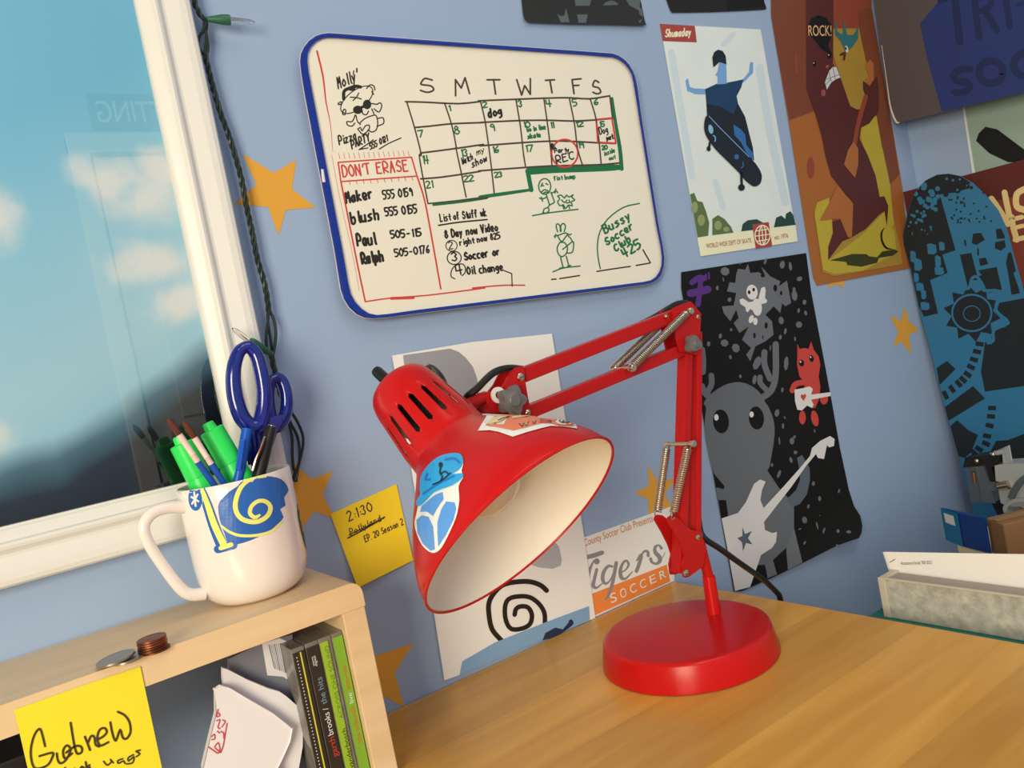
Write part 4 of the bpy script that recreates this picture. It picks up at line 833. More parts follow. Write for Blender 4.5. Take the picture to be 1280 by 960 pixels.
def brush(tip, fer, hnd, mouth, label):
    bot = inmug(hnd, mouth, 0.05); t_ = thing('paint_brush', label, 'brush', bot, 'paint brushes in the mug')
    d = fer-tip; L_ = d.length
    obj('bristles', B().lathe([(0, 0.0006), (0.15*L_, 0.0020), (0.5*L_, 0.0028), (0.85*L_, 0.0024), (1.1*L_, 0.002)], tip, d, 14), M_br, t_)
    d = hnd-fer; L_ = d.length
    obj('ferrule', B().lathe([(0, 0.0023), (0.1*L_, 0.00245), (0.7*L_, 0.0022), (0.72*L_, 0.0025), (0.78*L_, 0.0022), (L_, 0.0024)], fer, d, 14, cap0=True), M_fer, t_)
    obj('handle', B().rod(hnd, bot, 0.0027, 14, r1=0.0016), M_bh, t_)
brush(MP(209.5, 523, -0.031), MP(224, 543, -0.030), MP(247, 577, -0.028), MP(259, 594, -0.026), 'thin paint brush with brown bristles, the one closer to the mug handle')
brush(MP(228.5, 526, -0.028), MP(243, 547, -0.027), MP(264, 580, -0.026), MP(272, 592, -0.025), 'thin paint brush leaning on the larger green highlighter')
# scissors
M_sc = mat('blue_scissor_handle', (16, 30, 122), (0.95, .9, .85), rough=0.15, coat=0.5)
sc = thing('scissors', 'scissors with glossy blue loop handles standing in the mug', 'scissors', MC+Vector((0.02, 0, 0.03)))
def loop(pts, wd, n=5): return crom([MP(180+a/2.824, 420+b/2.824, o) for a, b, o in pts], n, True)
lp1 = loop([(352, 42, .0), (332, 62, .0), (318, 110, .0), (316, 170, .0), (325, 230, .0), (345, 285, .0), (375, 318, .0), (402, 318, -.001), (416, 290, -.001), (424, 240, -.001), (424, 190, -.001), (412, 120, -.001), (395, 65, -.0), (372, 40, -.0)], 1)
lp2 = loop([(462, 150, .010), (445, 165, .010), (438, 210, .010), (442, 270, .009), (452, 312, .008), (470, 318, .008), (490, 295, .009), (502, 255, .010), (502, 210, .010), (492, 170, .011), (478, 150, .011)], 1)
h1 = B().tube(lp1, [0.0050+0.0018*abs(sin(pi*i/len(lp1))) for i in range(len(lp1))], 12, closed=True); h1.tube(crom([MP(180+a/2.824, 420+b/2.824, o) for a, b, o in ((372, 312, 0), (382, 345, 0), (392, 385, .001), (398, 430, .002), (400, 480, .002))], 4), [0.0055, 0.0060, 0.0062, 0.0063, 0.0064, 0.0064, 0.0064, 0.0064, 0.0064, 0.0062, 0.0060, 0.0058, 0.0055, 0.005, 0.0048, 0.0045, 0.004], 12)
obj('handle', h1, M_sc, sc)
h2 = B().tube(lp2, [0.0046+0.0014*abs(sin(pi*i/len(lp2))) for i in range(len(lp2))], 12, closed=True); h2.tube(crom([MP(180+a/2.824, 420+b/2.824, o) for a, b, o in ((456, 300, .009), (446, 340, .008), (432, 380, .006), (420, 430, .004), (408, 480, .004))], 4), [0.005]*4+[0.0056]*5+[0.005]*8, 12)
obj('handle', h2, M_sc, sc)
webp = [MP(180+a/2.824, 420+b/2.824, -0.004) for a, b in [(345, 262), (372, 300), (410, 300), (430, 262), (452, 285), (488, 275), (486, 312), (462, 352), (436, 395), (412, 452), (380, 455), (368, 395), (352, 320)]]
obj('pivot_web', B().prism(webp, (0, 0.010, 0)), M_sc, sc, smooth=False, bevel=0.002)
for dx in (-0.002, 0.002):
    p0 = MP(321+dx*500, 590, 0.003+dx); p1 = MC+Vector((0.012+dx, 0.004+dx, 0.012))
    obj('blade', B().bar(p0, p1, (0, 1, 0), 0.009, 0.0015), M_steel, sc, smooth=False)
# blue pen and black pen
bp = thing('blue_pen', 'blue capped pen standing between the highlighter and the scissors', 'pen', MC+Vector((0.0, -0.01, 0.03)))
M_bp = mat('blue_pen_cap', (14, 80, 176), (0.9, .85, .8), rough=0.25)
t0, t1 = MP(309, 536, -0.016), MP(299, 592, -0.018)
obj('barrel', B().rod(t0, inmug(t0, t1, 0.05), 0.0042, 18), M_bp, bp)
obj('clip', B().bar(MP(303, 549, -0.022), MP(297.5, 588, -0.024), (0.3, 1, 0), 0.0042, 0.0020), M_bp, bp, smooth=False, bevel=0.0006)
kp = thing('black_pen', 'black pen with a silver clip at the right rim of the mug', 'pen', MC+Vector((0.01, -0.02, 0.03)))
t0, t1 = MP(339, 533, -0.016), MP(326, 585, -0.018)
dk_ = (inmug(t0, t1, 0.05)-t0)
obj('barrel', B().lathe([(0, 0.0001), (0.0001, 0.0040), (0.001, 0.0046), (0.03, 0.0050), (dk_.length, 0.0050)], t0, dk_, 20, cap1=True), M_black, kp)
obj('end_button', B().lathe([(-0.0006, 0.0001), (-0.0006, 0.0034), (0.0002, 0.0036)], t0, dk_, 20), M_steel, kp)
obj('clip', B().tube(crom([MP(331, 546, -0.022), MP(326, 560, -0.0245), MP(320, 574, -0.0245), MP(316, 588, -0.024)], 3), 0.0012, 8), M_steel, kp)

# ------------------------------------------------------------------ things under the shelf
Z0 = ZD
M_cdk = mat('black_cd_case', (40, 37, 32), EM, rough=0.2); M_cdg = mat('green_cd_spine', (150, 180, 44), EL, rough=0.35); M_cdg2 = mat('leaf_green_cd_spine', (126, 168, 46), EL, rough=0.35); M_cdy = mat('yellow_cd_line', (214, 196, 60), EL, rough=0.4)
M_clr = mat('smoky_cd_plastic', (112, 106, 96), EM, rough=0.15, vary=.5, scale=120)
def cd(x, wdt, y, mspine, label, extra=None, ins=0.0006):
    t_ = thing('cd_case', label, 'cd case', (x+wdt/2, y, Z0), 'CD cases under the shelf')
    obj('case', B().box((x, y+0.0012, Z0), (x+wdt, y+0.075, Z0+0.1245)), M_clr, t_, smooth=False, bevel=0.0005)
    obj('spine', B().box((x+0.0006, y, Z0+0.003), (x+wdt-ins, y+0.0011, Z0+0.1215)), mspine, t_, smooth=False)
    s_ = Sheet(lambda u, v, l: Vector((x+u/1000.0, y-l, Z0+v/1000.0)), None, lift=0.0002, step=0.0001)
    if extra: extra(s_); s_.done('spine_print', t_)
    return t_
M_cdw = mat('white_cd_letter', (225, 222, 214), EL); M_cdb = mat('blue_grey_cd_letter', (120, 140, 156), EL); M_cdr = mat('red_cd_letter', (196, 56, 44), EL)
def vtext(s_, txt, u0, v0, v1, h, m): # text running up the spine
    vs, fs = font_mesh(txt)
    s_.add([s_.mapf(u0-b*h, v0+(v1-v0)*a, s_.lift) for a, b in vs], fs, s_.mi(m))
def e1(s_): s_.poly([(5.8, 4), (6.9, 4), (6.9, 121), (5.8, 121)], M_cdy, 0); [s_.ell(3.0, 6+i*2.6, .45, .5, M_cdw, 0, n=6) for i in range(44)]
def e2(s_):
    vtext(s_, 'garth ', 7.4, 34, 50, 4.4, M_cdr); vtext(s_, 'brooks /', 7.4, 51.5, 73, 4.4, M_cdw); vtext(s_, 'the hits', 7.4, 76, 97, 4.4, M_cdb); vtext(s_, 'digital', 6.0, 106, 114, 1.8, M_cdw); vtext(s_, 'stereo', 4.0, 107, 114, 1.5, M_cdw)
def e3(s_): vtext(s_, 'vanderbosch', 7.0, 20, 52, 3.8, M_cdk); vtext(s_, 'ACROSS ONE SOUND', 7.0, 60, 118, 3.4, mat('olive_cd_letter', (104, 130, 40), EL))
def e4(s_): vtext(s_, 'the sidewalk', 6.6, 36, 66, 3.6, mat('orange_cd_letter', (200, 96, 40), EL)); vtext(s_, 'live', 6.6, 68, 76, 3.4, M_cdw); vtext(s_, 'stories', 6.6, 79, 98, 3.6, mat('orange_cd_letter', (200, 96, 40), EL))
cd(0.1690, 0.0102, -0.1130, M_cdk, 'dark CD case with a thin yellow line, beside the white envelopes', e1)
cd(0.1800, 0.0104, -0.1125, M_cdk, 'black CD case lettered brooks / the hits', e2)
cd(0.1907, 0.0102, -0.1125, M_cdg, 'lime green CD case beside the black one', e3, 0.0032)
cd(0.2013, 0.0092, -0.1120, M_cdg2, 'leaf green CD case with orange lettering against the shelf side', e4)
def flatprism(name, pts, yp, thick, m, label, cat, group=None, tilt=0.0, extra=None, parent=None):
    P = [W(*p, yp) for p in pts]
    b = B().prism(P, (0, thick, 0)); o = obj(name, b, m, parent, smooth=False, bevel=0.0006)
    return tag(o, label, cat, group) if label else o
E2 = K(240, 760, 4.5714)
M_env = mat('white_envelope', (216, 212, 214), (0.88, .84, .76), rough=0.8, spec=.2)
def down(pts, yp, zb): # closes the outline with its hidden foot on the desk
    P = [W(*p, yp) for p in pts]; return [Vector((p.x, p.y, max(p.z, zb))) for p in P]+[Vector((P[-1].x+0.004, P[-1].y, zb)), Vector((P[0].x-0.006, P[0].y, zb))]
def sheetprism(name, poly, thick, m, label=None, cat=None, group=None, parent=None, bevel=0.0005, lean=0.0):
    zb = min(p.z for p in poly); poly = [p+Vector((0, (p.z-zb)*lean, 0)) for p in poly]
    o = obj(name, B().prism(poly, (0, thick, 0)), m, parent, smooth=False, bevel=bevel)
    return tag(o, label, cat, group) if label else o
e_front = down(E2([(60, 910), (100, 740), (135, 600), (133, 470), (165, 452), (215, 456), (330, 525), (460, 600), (572, 690), (560, 760), (520, 850), (490, 912)]), 0.104, Z0)
env = sheetprism('envelope', e_front, 0.004, M_env, 'front white envelope with a red postmark under the shelf', 'envelope', 'envelopes under the shelf', bevel=0.0014)
s = Sheet(lambda a, b, l: W(a, b, 0.104+l), E2, lift=0.0004)
M_stamp = mat('red_postmark', (186, 52, 70), EM, rough=.8)
for st in ([(95, 795), (165, 825), (200, 660)], [(150, 580), (140, 620), (160, 615), (152, 600)], [(140, 645), (160, 640), (148, 680), (160, 690)], [(175, 640), (190, 650), (170, 680)], [(145, 705), (158, 715)], [(165, 705), (180, 715), (182, 745)], [(112, 735), (128, 722), (130, 748), (112, 752)], [(128, 795), (150, 770), (160, 820), (132, 800)]): s.stroke(st, 7, M_stamp, 0)
s.done('postmark', env)
e_back = down(E2([(215, 900), (205, 600), (175, 400), (176, 345), (200, 350), (320, 412), (440, 462), (500, 478), (545, 510), (602, 560), (632, 680), (632, 790), (610, 912)]), 0.0965, Z0)
sheetprism('envelope', e_back, 0.004, M_env, 'rear white envelope standing between the front one and the CD cases', 'envelope', 'envelopes under the shelf', bevel=0.0014)
M_card = mat('grey_card', (112, 114, 120), EM, rough=.7); 
bk = thing('booklet', 'grey booklet with a white barcode panel leaning behind the envelopes', 'booklet', (0.12, -0.08, Z0))
cpoly = down(E2([(215, 700), (210, 290), (300, 250), (420, 195), (572, 150), (600, 500), (620, 800)]), 0.086, Z0)
cpoly = [Vector((p.x, p.y, min(p.z, 0.884))) for p in cpoly]
sheetprism('cover', cpoly, 0.004, M_card, parent=bk)
s = Sheet(lambda a, b, l: W(a, b, 0.086+l), E2, lift=0.0005)
s.poly([(400, 205), (500, 172), (556, 196), (590, 436), (520, 392), (430, 385)], M_env, 0)
for i in range(11): s.stroke([(440+i*10.5, 212-i*1.5), (472+i*10.2, 345+i*4)], 3 if i % 3 else 6, M_card, 1, smooth=0)
s.done('barcode_panel', bk)
bx = thing('black_box', 'dark box at the far left under the shelf', 'box', (-0.05, -0.05, Z0))
obj('box_body', B().box((-0.12, -0.1, Z0), (0.0008, -0.012, Z0+0.108)), M_black, bx, smooth=False, bevel=0.002)
obj('lid', B().box((-0.121, -0.101, Z0+0.108), (0.0018, -0.011, Z0+0.120)), M_black, bx, smooth=False, bevel=0.002)

# ------------------------------------------------------------------ the lamp
LY = 0.165
def A(px_, py_, o=0.0): return W(px_, py_, LY+o)       # o > 0: nearer the camera
LB = Vector((0.513, -0.167, ZD+0.0003))
lamp = thing('desk_lamp', 'red adjustable desk lamp with springs and stickers on its shade', 'lamp', LB)
obj('base', B().lathe([(0.0, 0.0795), (0.0006, 0.0822), (0.003, 0.0822), (0.0225, 0.0782), (0.0248, 0.0772), (0.0258, 0.0752), (0.0260, 0.072), (0.0260, 0.0001)], LB, (0, 0, 1), 96, cap0=True), M_red, lamp, angle=50)
PS0 = Vector((0.5560, -LY, ZD+0.0255)); PS1 = Vector((0.5578, -LY, 0.8125))
obj('socket_sleeve', B().lathe([(0, 0.0068), (0.0365, 0.0062), (0.037, 0.0050)], PS0, PS1-PS0, 28, cap1=True), M_red, lamp, angle=40)
obj('pivot_rod', B().rod(PS1-Vector((0, 0, .004)), Vector((0.5545, -LY, 0.848)), 0.0050, 20), M_red2, lamp)
FY = 0.0092                                         # half spacing of the bracket plates
C8 = K(810, 620, 6.4)
def plate(name, pts, k, o, m=M_red2, th=0.0016):
    P = [A(*p, o) for p in k(pts)]
    return P
lowp = [(155, 195), (165, 170), (185, 160), (215, 162), (255, 190), (300, 240), (350, 270), (425, 285), (445, 360), (462, 420), (440, 565), (330, 645), (285, 645), (275, 560), (292, 480), (265, 400), (215, 300)]
Pf = [A(*p, FY) for p in C8(lowp)]
obj('bracket_plate', B().prism(Pf, (0, 0.0016, 0)), M_red2, lamp, smooth=False, bevel=0.0006)
obj('bracket_plate', B().prism([p+Vector((0, 2*FY-0.0016, 0)) for p in Pf], (0, 0.0016, 0)), M_red2, lamp, smooth=False, bevel=0.0006)
def bolt(name, px_, py_, o=FY, r=0.0030, parent=None):
    p = A(px_, py_, o); b = B().lathe([(0, r), (-0.0012, r*0.95), (-0.0021, r*0.6), (-0.0024, 0.0001)], p, (0, 1, 0), 18)
    b.add([(p.x-r*.6, p.y-0.0026, p.z-0.0003), (p.x+r*.6, p.y-0.0026, p.z-0.0003), (p.x+r*.6, p.y-0.0026, p.z+0.0003), (p.x-r*.6, p.y-0.0026, p.z+0.0003)], [(0, 1, 2, 3)], 1)
    return obj(name, b, [M_steel, M_black], lamp)
bolt('screw', 872, 672); bolt('bolt', 857, 717, r=0.0038)
# lower arm: two upright bars
UA0, UA1 = A(848.5, 716), A(857, 428); UB0, UB1 = A(868, 672), A(869.5, 415)
obj('upright_bar', B().bar(UA0, UA1, (0, 1, 0), 0.0098, 0.0125), M_red2, lamp, smooth=False, bevel=0.0012)
obj('upright_bar', B().bar(UB0, UB1, (0, 1, 0), 0.0070, 0.0125), M_red2, lamp, smooth=False, bevel=0.0012)
# elbow plates
C7 = K(820, 360, 9.6)
elb = [(205, 240), (340, 185), (415, 165), (440, 185), (540, 310), (530, 480), (512, 620), (495, 800), (290, 760), (240, 560), (205, 330)]
Pe = [A(*p, FY) for p in C7(elb)]
obj('elbow_plate', B().prism(Pe, (0, 0.0016, 0)), M_red2, lamp, smooth=False, bevel=0.0006)
obj('elbow_plate', B().prism([p+Vector((0, 2*FY-0.0016, 0)) for p in Pe], (0, 0.0016, 0)), M_red2, lamp, smooth=False, bevel=0.0006)
bolt('screw', 872, 396.5, r=0.0026)
bolt('rivet', 832, 395.5, o=0.0066, r=0.0022)
# upper arm
TA0, TA1 = A(650, 470), A(850, 391.5); TB0, TB1 = A(655, 517), A(866, 431)
obj('arm_bar', B().bar(TA0, TA1, (0, 1, 0), 0.0122, 0.0125), M_red2, lamp, smooth=False, bevel=0.0012)
obj('arm_bar', B().bar(TB0, TB1, (0, 1, 0), 0.0112, 0.0125), M_red2, lamp, smooth=False, bevel=0.0012)
def pin(p, half, name='spring_pin', head=True, r=0.0022):
    b = B().rod(p-Vector((0, half, 0)), p+Vector((0, half, 0)), r, 16)
    if head: b.lathe([(0, 0.0034), (0.003, 0.0034), (0.0036, 0.0026)], p-Vector((0, half, 0)), (0, -1, 0), 18, cap0=True, cap1=True)
    return obj(name, b, M_steel, lamp)
SPR = 0.0145
pa, pb = A(848, 392), A(776, 462); pin(pa, SPR); pin(pb, SPR)
pc, pd_ = A(848, 555), A(836, 645); pin(pc, 0.0175)
def spring(p, q):
    d = (q-p).normalized(); b = B(); a0 = p+d*0.004; a1 = q-d*0.004
    coil(b, a0, a1, 0.0034, 0.00078, (a1-a0).length/0.0021, 6, 12)
    for c, sgn in ((p, 1), (q, -1)):
        u = Vector((0, 1, 0)); e_ = d*sgn
        b.tube([c+e_*0.004+e_.cross(u)*0.0028, c+e_*0.001+e_.cross(u)*0.0030, c-e_*0.0027, c-e_.cross(u)*0.0028], 0.0007, 6)
    return obj('spring', b, M_spr, lamp)
M_spr = metal('spring_steel', (214, 206, 192), 0.28)
for o in (-1, 1):
    spring(pa+Vector((0, o*SPR*0.86, 0)), pb+Vector((0, o*SPR*0.86, 0)))
spring(pc+Vector((0, -0.0135, 0)), Pf[2]+Vector((0.001, -0.0006, -0.001)))
spring(pc+Vector((0, 0.0150, 0)), Pf[2]+Vector((0.000, 2*FY+0.0006, -0.001)))
def knob(c, R, name='tension_knob', lobes=4, turn=0.4):
    b = B(); seg = 48; k = len(b.v)
    for t_, f in ((0, 0.8), (-0.001, 0.96), (-0.008, 1.0), (-0.010, 0.92), (-0.0105, 0.5), (-0.0115, 0.42), (-0.0115, 0.0)):
        for j in range(seg):
            a = 2*pi*j/seg; r_ = R*f*(1+0.16*cos(lobes*a+turn)) if f > 0.6 else R*f
            b.v.append(c+Vector((r_*cos(a), t_, r_*sin(a))))
    for i in range(6):
        for j in range(seg): b.f.append([k+i*seg+j, k+i*seg+(j+1) % seg, k+(i+1)*seg+(j+1) % seg, k+(i+1)*seg+j]); b.m.append(0)
    return obj(name, b, M_grey, lamp, angle=45)
knob(A(861, 431, FY), 0.0078, lobes=3, turn=1.2)
# head bracket
C6 = K(600, 440, 10.667)
hp_ = [(60, 790), (90, 800), (685, 825), (640, 620), (600, 370), (590, 240), (560, 190), (480, 210), (400, 280), (330, 420), (270, 500), (170, 590), (120, 700)]
Ph = [A(*p, FY) for p in C6(hp_)]
obj('head_plate', B().prism(Ph, (0, 0.0016, 0)), M_red2, lamp, smooth=False, bevel=0.0006)
obj('head_plate', B().prism([p+Vector((0, 2*FY-0.0016, 0)) for p in Ph], (0, 0.0016, 0)), M_red2, lamp, smooth=False, bevel=0.0006)
bolt('screw', 650.5, 471.5, r=0.0036); bolt('screw', 659.5, 516, r=0.0028)
obj('pivot_washer', B().lathe([(0, 0.0066), (-0.0016, 0.0066), (-0.0016, 0.003)], A(622, 494, FY), (0, 1, 0), 30), M_white, lamp, angle=30)
knob(A(635, 501, FY+0.001), 0.0112, lobes=5, turn=0.6)
# shade
SN = Vector((0.1605, -0.6570, -0.7366)).normalized()
SCN = W(655, 659.3, 0.247); SR = 0.0855
PRF = [(0.0, .0855), (.002, .0853), (.006, .0845), (.012, .0828), (.018, .0802), (.024, .0772), (.030, .0737), (.036, .0698), (.042, .0656), (.048, .0612), (.054, .0565), (.060, .0514), (.066, .0462), (.072, .0412), (.077, .0372), (.081, .0343), (.0832, .0332), (.0836, .0331), (.088, .0328)]
CAP = [0.0955, 0.0968, 0.0985]+[0.0985+0.004*i for i in range(1, 6)]+[0.1225, 0.1240, 0.1255]
capr = lambda z: 0.0326-0.0042*max(0, (z-0.100)/0.038)
PRF0 = len(PRF)
for z in CAP: PRF.append((z, capr(z)))
PRF += [(0.132, capr(.132)), (0.138, 0.0286), (0.144, 0.0276), (0.149, 0.0262), (0.1525, 0.0240), (0.155, 0.0208), (0.1565, 0.0168), (0.1573, 0.0100), (0.1576, 0.0002)]
SEG = 192
SLOT = 12; PH = 3
def hole(i, j):
    lo, hi = PRF0, PRF0+len(CAP)-2
    if not (lo <= i <= hi): return False
    k = (j+PH) % SLOT
    if i in (lo, hi): return k == 1 or k == 2
    return 0 <= k <= 3
sb = B().lathe([(-t_, r_) for t_, r_ in PRF], SCN, SN, SEG, hole=hole)
shade = obj('lamp_shade', sb, [M_enamel, M_red], lamp, angle=40)
sd = shade.modifiers.new('wall', 'SOLIDIFY'); sd.thickness = 0.0012; sd.offset = 1.0; sd.material_offset = 1; sd.material_offset_rim = 1; sd.use_even_offset = False
obj('rolled_rim', B().tube([SCN+(SN.cross(Vector((0, 0, 1))).normalized()*cos(a)+SN.cross(SN.cross(Vector((0, 0, 1))).normalized())*sin(a))*(SR-0.0004)-SN*0.0003 for a in [2*pi*i/96 for i in range(96)]], 0.0011, 8, closed=True), M_red, shade)
obj('bulb_socket', B().lathe([(-0.150, 0.012), (-0.149, 0.0165), (-0.100, 0.0165), (-0.095, 0.0175), (-0.092, 0.0175), (-0.092, 0.012)], SCN, SN, 32, cap0=True), M_black, shade)
M_bulb = mat('frosted_bulb', (226, 214, 198), (1, 1, .98), rough=0.25)
obj('light_bulb', B().lathe([(-0.094, 0.0125), (-0.088, 0.0130), (-0.078, 0.0165), (-0.068, 0.0225), (-0.058, 0.0272), (-0.049, 0.0290), (-0.040, 0.0280), (-0.032, 0.0240), (-0.026, 0.0175), (-0.0225, 0.0095), (-0.0215, 0.0002)], SCN, SN, 40), M_bulb, shade, angle=80)
tip = SCN-SN*0.157
obj('switch', B().lathe([(-0.001, 0.0048), (0.0165, 0.0045), (0.0185, 0.0036), (0.019, 0.0001)], tip+Vector((-.004, 0, .000)), -SN+Vector((-.12, 0, .02)), 18), M_black, shade, angle=40)
# stem between shade and bracket, with its clamp
st0 = SCN-SN*0.100+Vector((0.018, 0.012, 0.010)); st1 = A(606, 497)
obj('stem', B().tube([st0, A(600, 499.5, 0.004), st1], 0.0052, 18), M_red2, lamp)
cl = B().bar(A(607, 490), A(609, 517), (0, 1, 0), 0.0085, 0.0155)
obj('stem_clamp', cl, M_red2, lamp, smooth=False, bevel=0.0012)
# cord
M_cordk = mat('black_lamp_cord', (20, 20, 21), E1, rough=0.4)
cp = [A(580, 500, -0.010), A(586, 494, 0.000), A(597, 485, 0.004), A(607, 474.5, 0.005), A(617, 466, 0.005), A(628, 461.5, 0.004), A(639, 460, 0.002), A(650, 461, -0.003), A(662, 462, -0.009), A(690, 455, -0.012), A(760, 425, -0.013), A(815, 398, -0.012), A(835, 386, -0.008), A(848, 379.5, -0.008), A(860, 380, -0.012), A(870, 392, -0.015), A(872, 430, -0.017), A(872, 520, -0.017), A(872, 620, -0.014), A(874, 655, -0.010), A(880, 672, -0.003), A(900, 686, 0.002), A(925, 704, 0.0), A(945, 718, -0.008), A(957, 727, -0.012)]
e_ = Vector((XE+0.0035, -0.150, ZD+0.0062)); cp += [e_, e_+Vector((0.0055, 0.002, -0.007)), e_+Vector((0.0065, 0.003, -0.025)), e_+Vector((0.006, 0.006, -0.12)), e_+Vector((0.009, 0.010, -0.45))]
obj('power_cord', B().tube(crom(cp, 6), 0.0030, 10), M_cordk, lamp)
obj('cord_grommet', B().tube(crom([SCN-SN*0.138+Vector((0.0215, 0.004, 0.0155)), SCN-SN*0.140+Vector((0.0265, 0.005, 0.0190)), SCN-SN*0.132+Vector((0.0300, 0.006, 0.0170)), SCN-SN*0.122+Vector((0.0300, 0.008, 0.0100))], 4), 0.0034, 10), M_black, shade)
# stickers on the shade
tree = bvh(sb); S3 = K(450, 420, 3.691)
st_w = mat('sticker_white', (240, 236, 232), EL, rough=.35); st_o = mat('sticker_orange', (236, 116, 72), EL, rough=.35); st_y = mat('sticker_sand', (238, 204, 140), EL, rough=.35); st_b = mat('sticker_azure', (40, 162, 220), EL, rough=.35); st_l = mat('sticker_sky', (92, 152, 214), EL, rough=.35); st_k = mat('sticker_black', (20, 22, 28), E1, rough=.35); st_d = mat('sticker_deep_blue', (30, 112, 180), EL, rough=.35)
s = Sheet(surfmap(tree, SCN, SN), S3, lift=0.0006, step=0.00028)
s.poly([(545, 440), (585, 370), (640, 364), (700, 360), (830, 362), (870, 375), (960, 380), (1020, 400), (1050, 425), (1000, 430), (960, 424), (880, 418), (830, 430), (760, 450), (705, 468), (640, 445), (600, 438)], st_w, 0, grid=9)
s.poly([(580, 415), (620, 375), (700, 366), (840, 370), (830, 410), (770, 425), (710, 440), (640, 425), (600, 420)], st_o, 1, grid=9)
s.poly([(580, 415), (620, 380), (690, 374), (645, 402)], st_y, 2, grid=9); s.poly([(700, 378), (780, 368), (775, 376), (705, 388)], st_y, 2, grid=9)
s.ell(945, 402, 62, 19, st_o, 1, grid=4); s.ell(945, 402, 44, 14, st_w, 2, grid=4); s.ell(942, 398, 25, 10, st_k, 3, grid=4)
for q in ([(735, 410), (750, 425), (755, 408), (770, 420), (778, 400)], [(795, 400), (805, 412), (812, 395)], [(640, 395), (660, 385), (690, 376)]): s.stroke(q, 3.5, st_k, 2, smooth=0)
for q in ([(890, 382), (905, 392)], [(872, 388), (895, 396)], [(920, 380), (925, 388)]): s.stroke(q, 5, st_o, 1)
s.done('sticker', shade)['label'] = 'orange and white eyed-creature sticker on the top of the shade'
s = Sheet(surfmap(tree, SCN, SN), S3, lift=0.0006, step=0.00028)
s.poly([(262, 830), (270, 790), (268, 762), (285, 720), (288, 650), (320, 600), (370, 560), (430, 545), (470, 552), (479, 590), (472, 620), (475, 640), (478, 656), (458, 695), (461, 760), (445, 840), (405, 930), (372, 985), (335, 1000), (290, 965), (262, 900), (256, 860)], st_w, 0, grid=9, smooth=3)
s.poly([(266, 850), (290, 828), (320, 835), (342, 880), (350, 985), (330, 990), (295, 958), (270, 905)], st_l, 1, grid=9); s.poly([(362, 860), (380, 800), (402, 765), (440, 770), (448, 800), (435, 850), (400, 920), (366, 972), (362, 910)], st_l, 1, grid=9); s.poly([(282, 812), (290, 785), (350, 735), (385, 722), (390, 755), (358, 800), (342, 832), (315, 812)], st_l, 1, grid=9)
s.poly([(283, 720), (288, 650), (320, 600), (370, 560), (430, 545), (470, 552), (479, 590), (458, 622), (430, 640), (474, 638), (479, 655), (430, 692), (350, 722), (310, 762), (275, 787), (267, 765), (288, 728)], st_b, 2, grid=9, smooth=3)
s.stroke([(318, 640), (310, 665), (330, 665)], 9, st_d, 3); s.stroke([(400, 575), (440, 570), (465, 590)], 10, st_d, 3); s.stroke([(300, 730), (360, 690), (440, 650)], 8, st_d, 3)
s.ell(380, 600, 9, 12, st_k, 4)
for q in ([(380, 610), (378, 640), (400, 630), (415, 642)], [(378, 640), (388, 655), (380, 675)], [(345, 690), (385, 672), (425, 638)]): s.stroke(q, 6, st_k, 4)
s.done('sticker', shade)['label'] = 'blue capped-figure sticker on the side of the shade'

# ------------------------------------------------------------------ right-hand corner: posters on the right wall
R0 = K(1080, 0, 3); R6 = K(1120, 210, 4.57); R7 = K(1120, 400, 4.0)
mr_ = lambda n, c: mat(n, c, (0.85, .8, .7), rough=0.6, spec=.3)
s = Sheet(lambda a, b, l: PX(a, b, XR-l), R0, lift=0.002)
s.paper([(366, 380), (700, 250), (760, 560), (410, 680)], mr_('pale_border', (205, 210, 200)), thick=0.0015)
s.poly([(374, 384), (700, 262), (750, 560), (420, 668)], mr_('grey_green_print', (140, 158, 142)), 1)
s.poly([(420, 528), (430, 500), (455, 475), (500, 485), (600, 560), (720, 640), (600, 610), (540, 608), (470, 575)], mr_('ink_black_print', (18, 20, 20)), 2)
tag(s.done('green_poster'), 'pale grey-green poster with a black shape, in the corner above the maroon poster', 'poster')
s = Sheet(lambda a, b, l: PX(a, b, 1.3185-l), R6, lift=0.001)
c_m = mr_('dark_maroon_print', (82, 32, 28)); c_m2 = mr_('brick_maroon_print', (112, 50, 38)); c_cr = mr_('straw_letter_print', (202, 176, 116))
s.paper([(40, 138), (400, 40), (900, -95), (960, 720), (190, 900)], c_m, thick=0.002)
s.poly([(520, 200), (920, 100), (955, 640), (560, 700)], c_m2, 1)
for st, wd in (([(545, 175), (590, 240), (640, 320)], 34), ([(620, 140), (632, 200), (650, 285)], 34), ([(735, 120), (690, 150), (690, 220), (735, 240)], 36), ([(660, 280), (670, 340), (690, 410)], 34), ([(640, 300), (720, 280)], 26), ([(665, 345), (725, 330)], 24), ([(680, 410), (730, 398)], 28)): s.stroke(st, wd, c_cr, 2)
tag(s.done('maroon_poster'), 'maroon poster with straw-coloured letters behind the skateboard', 'poster')
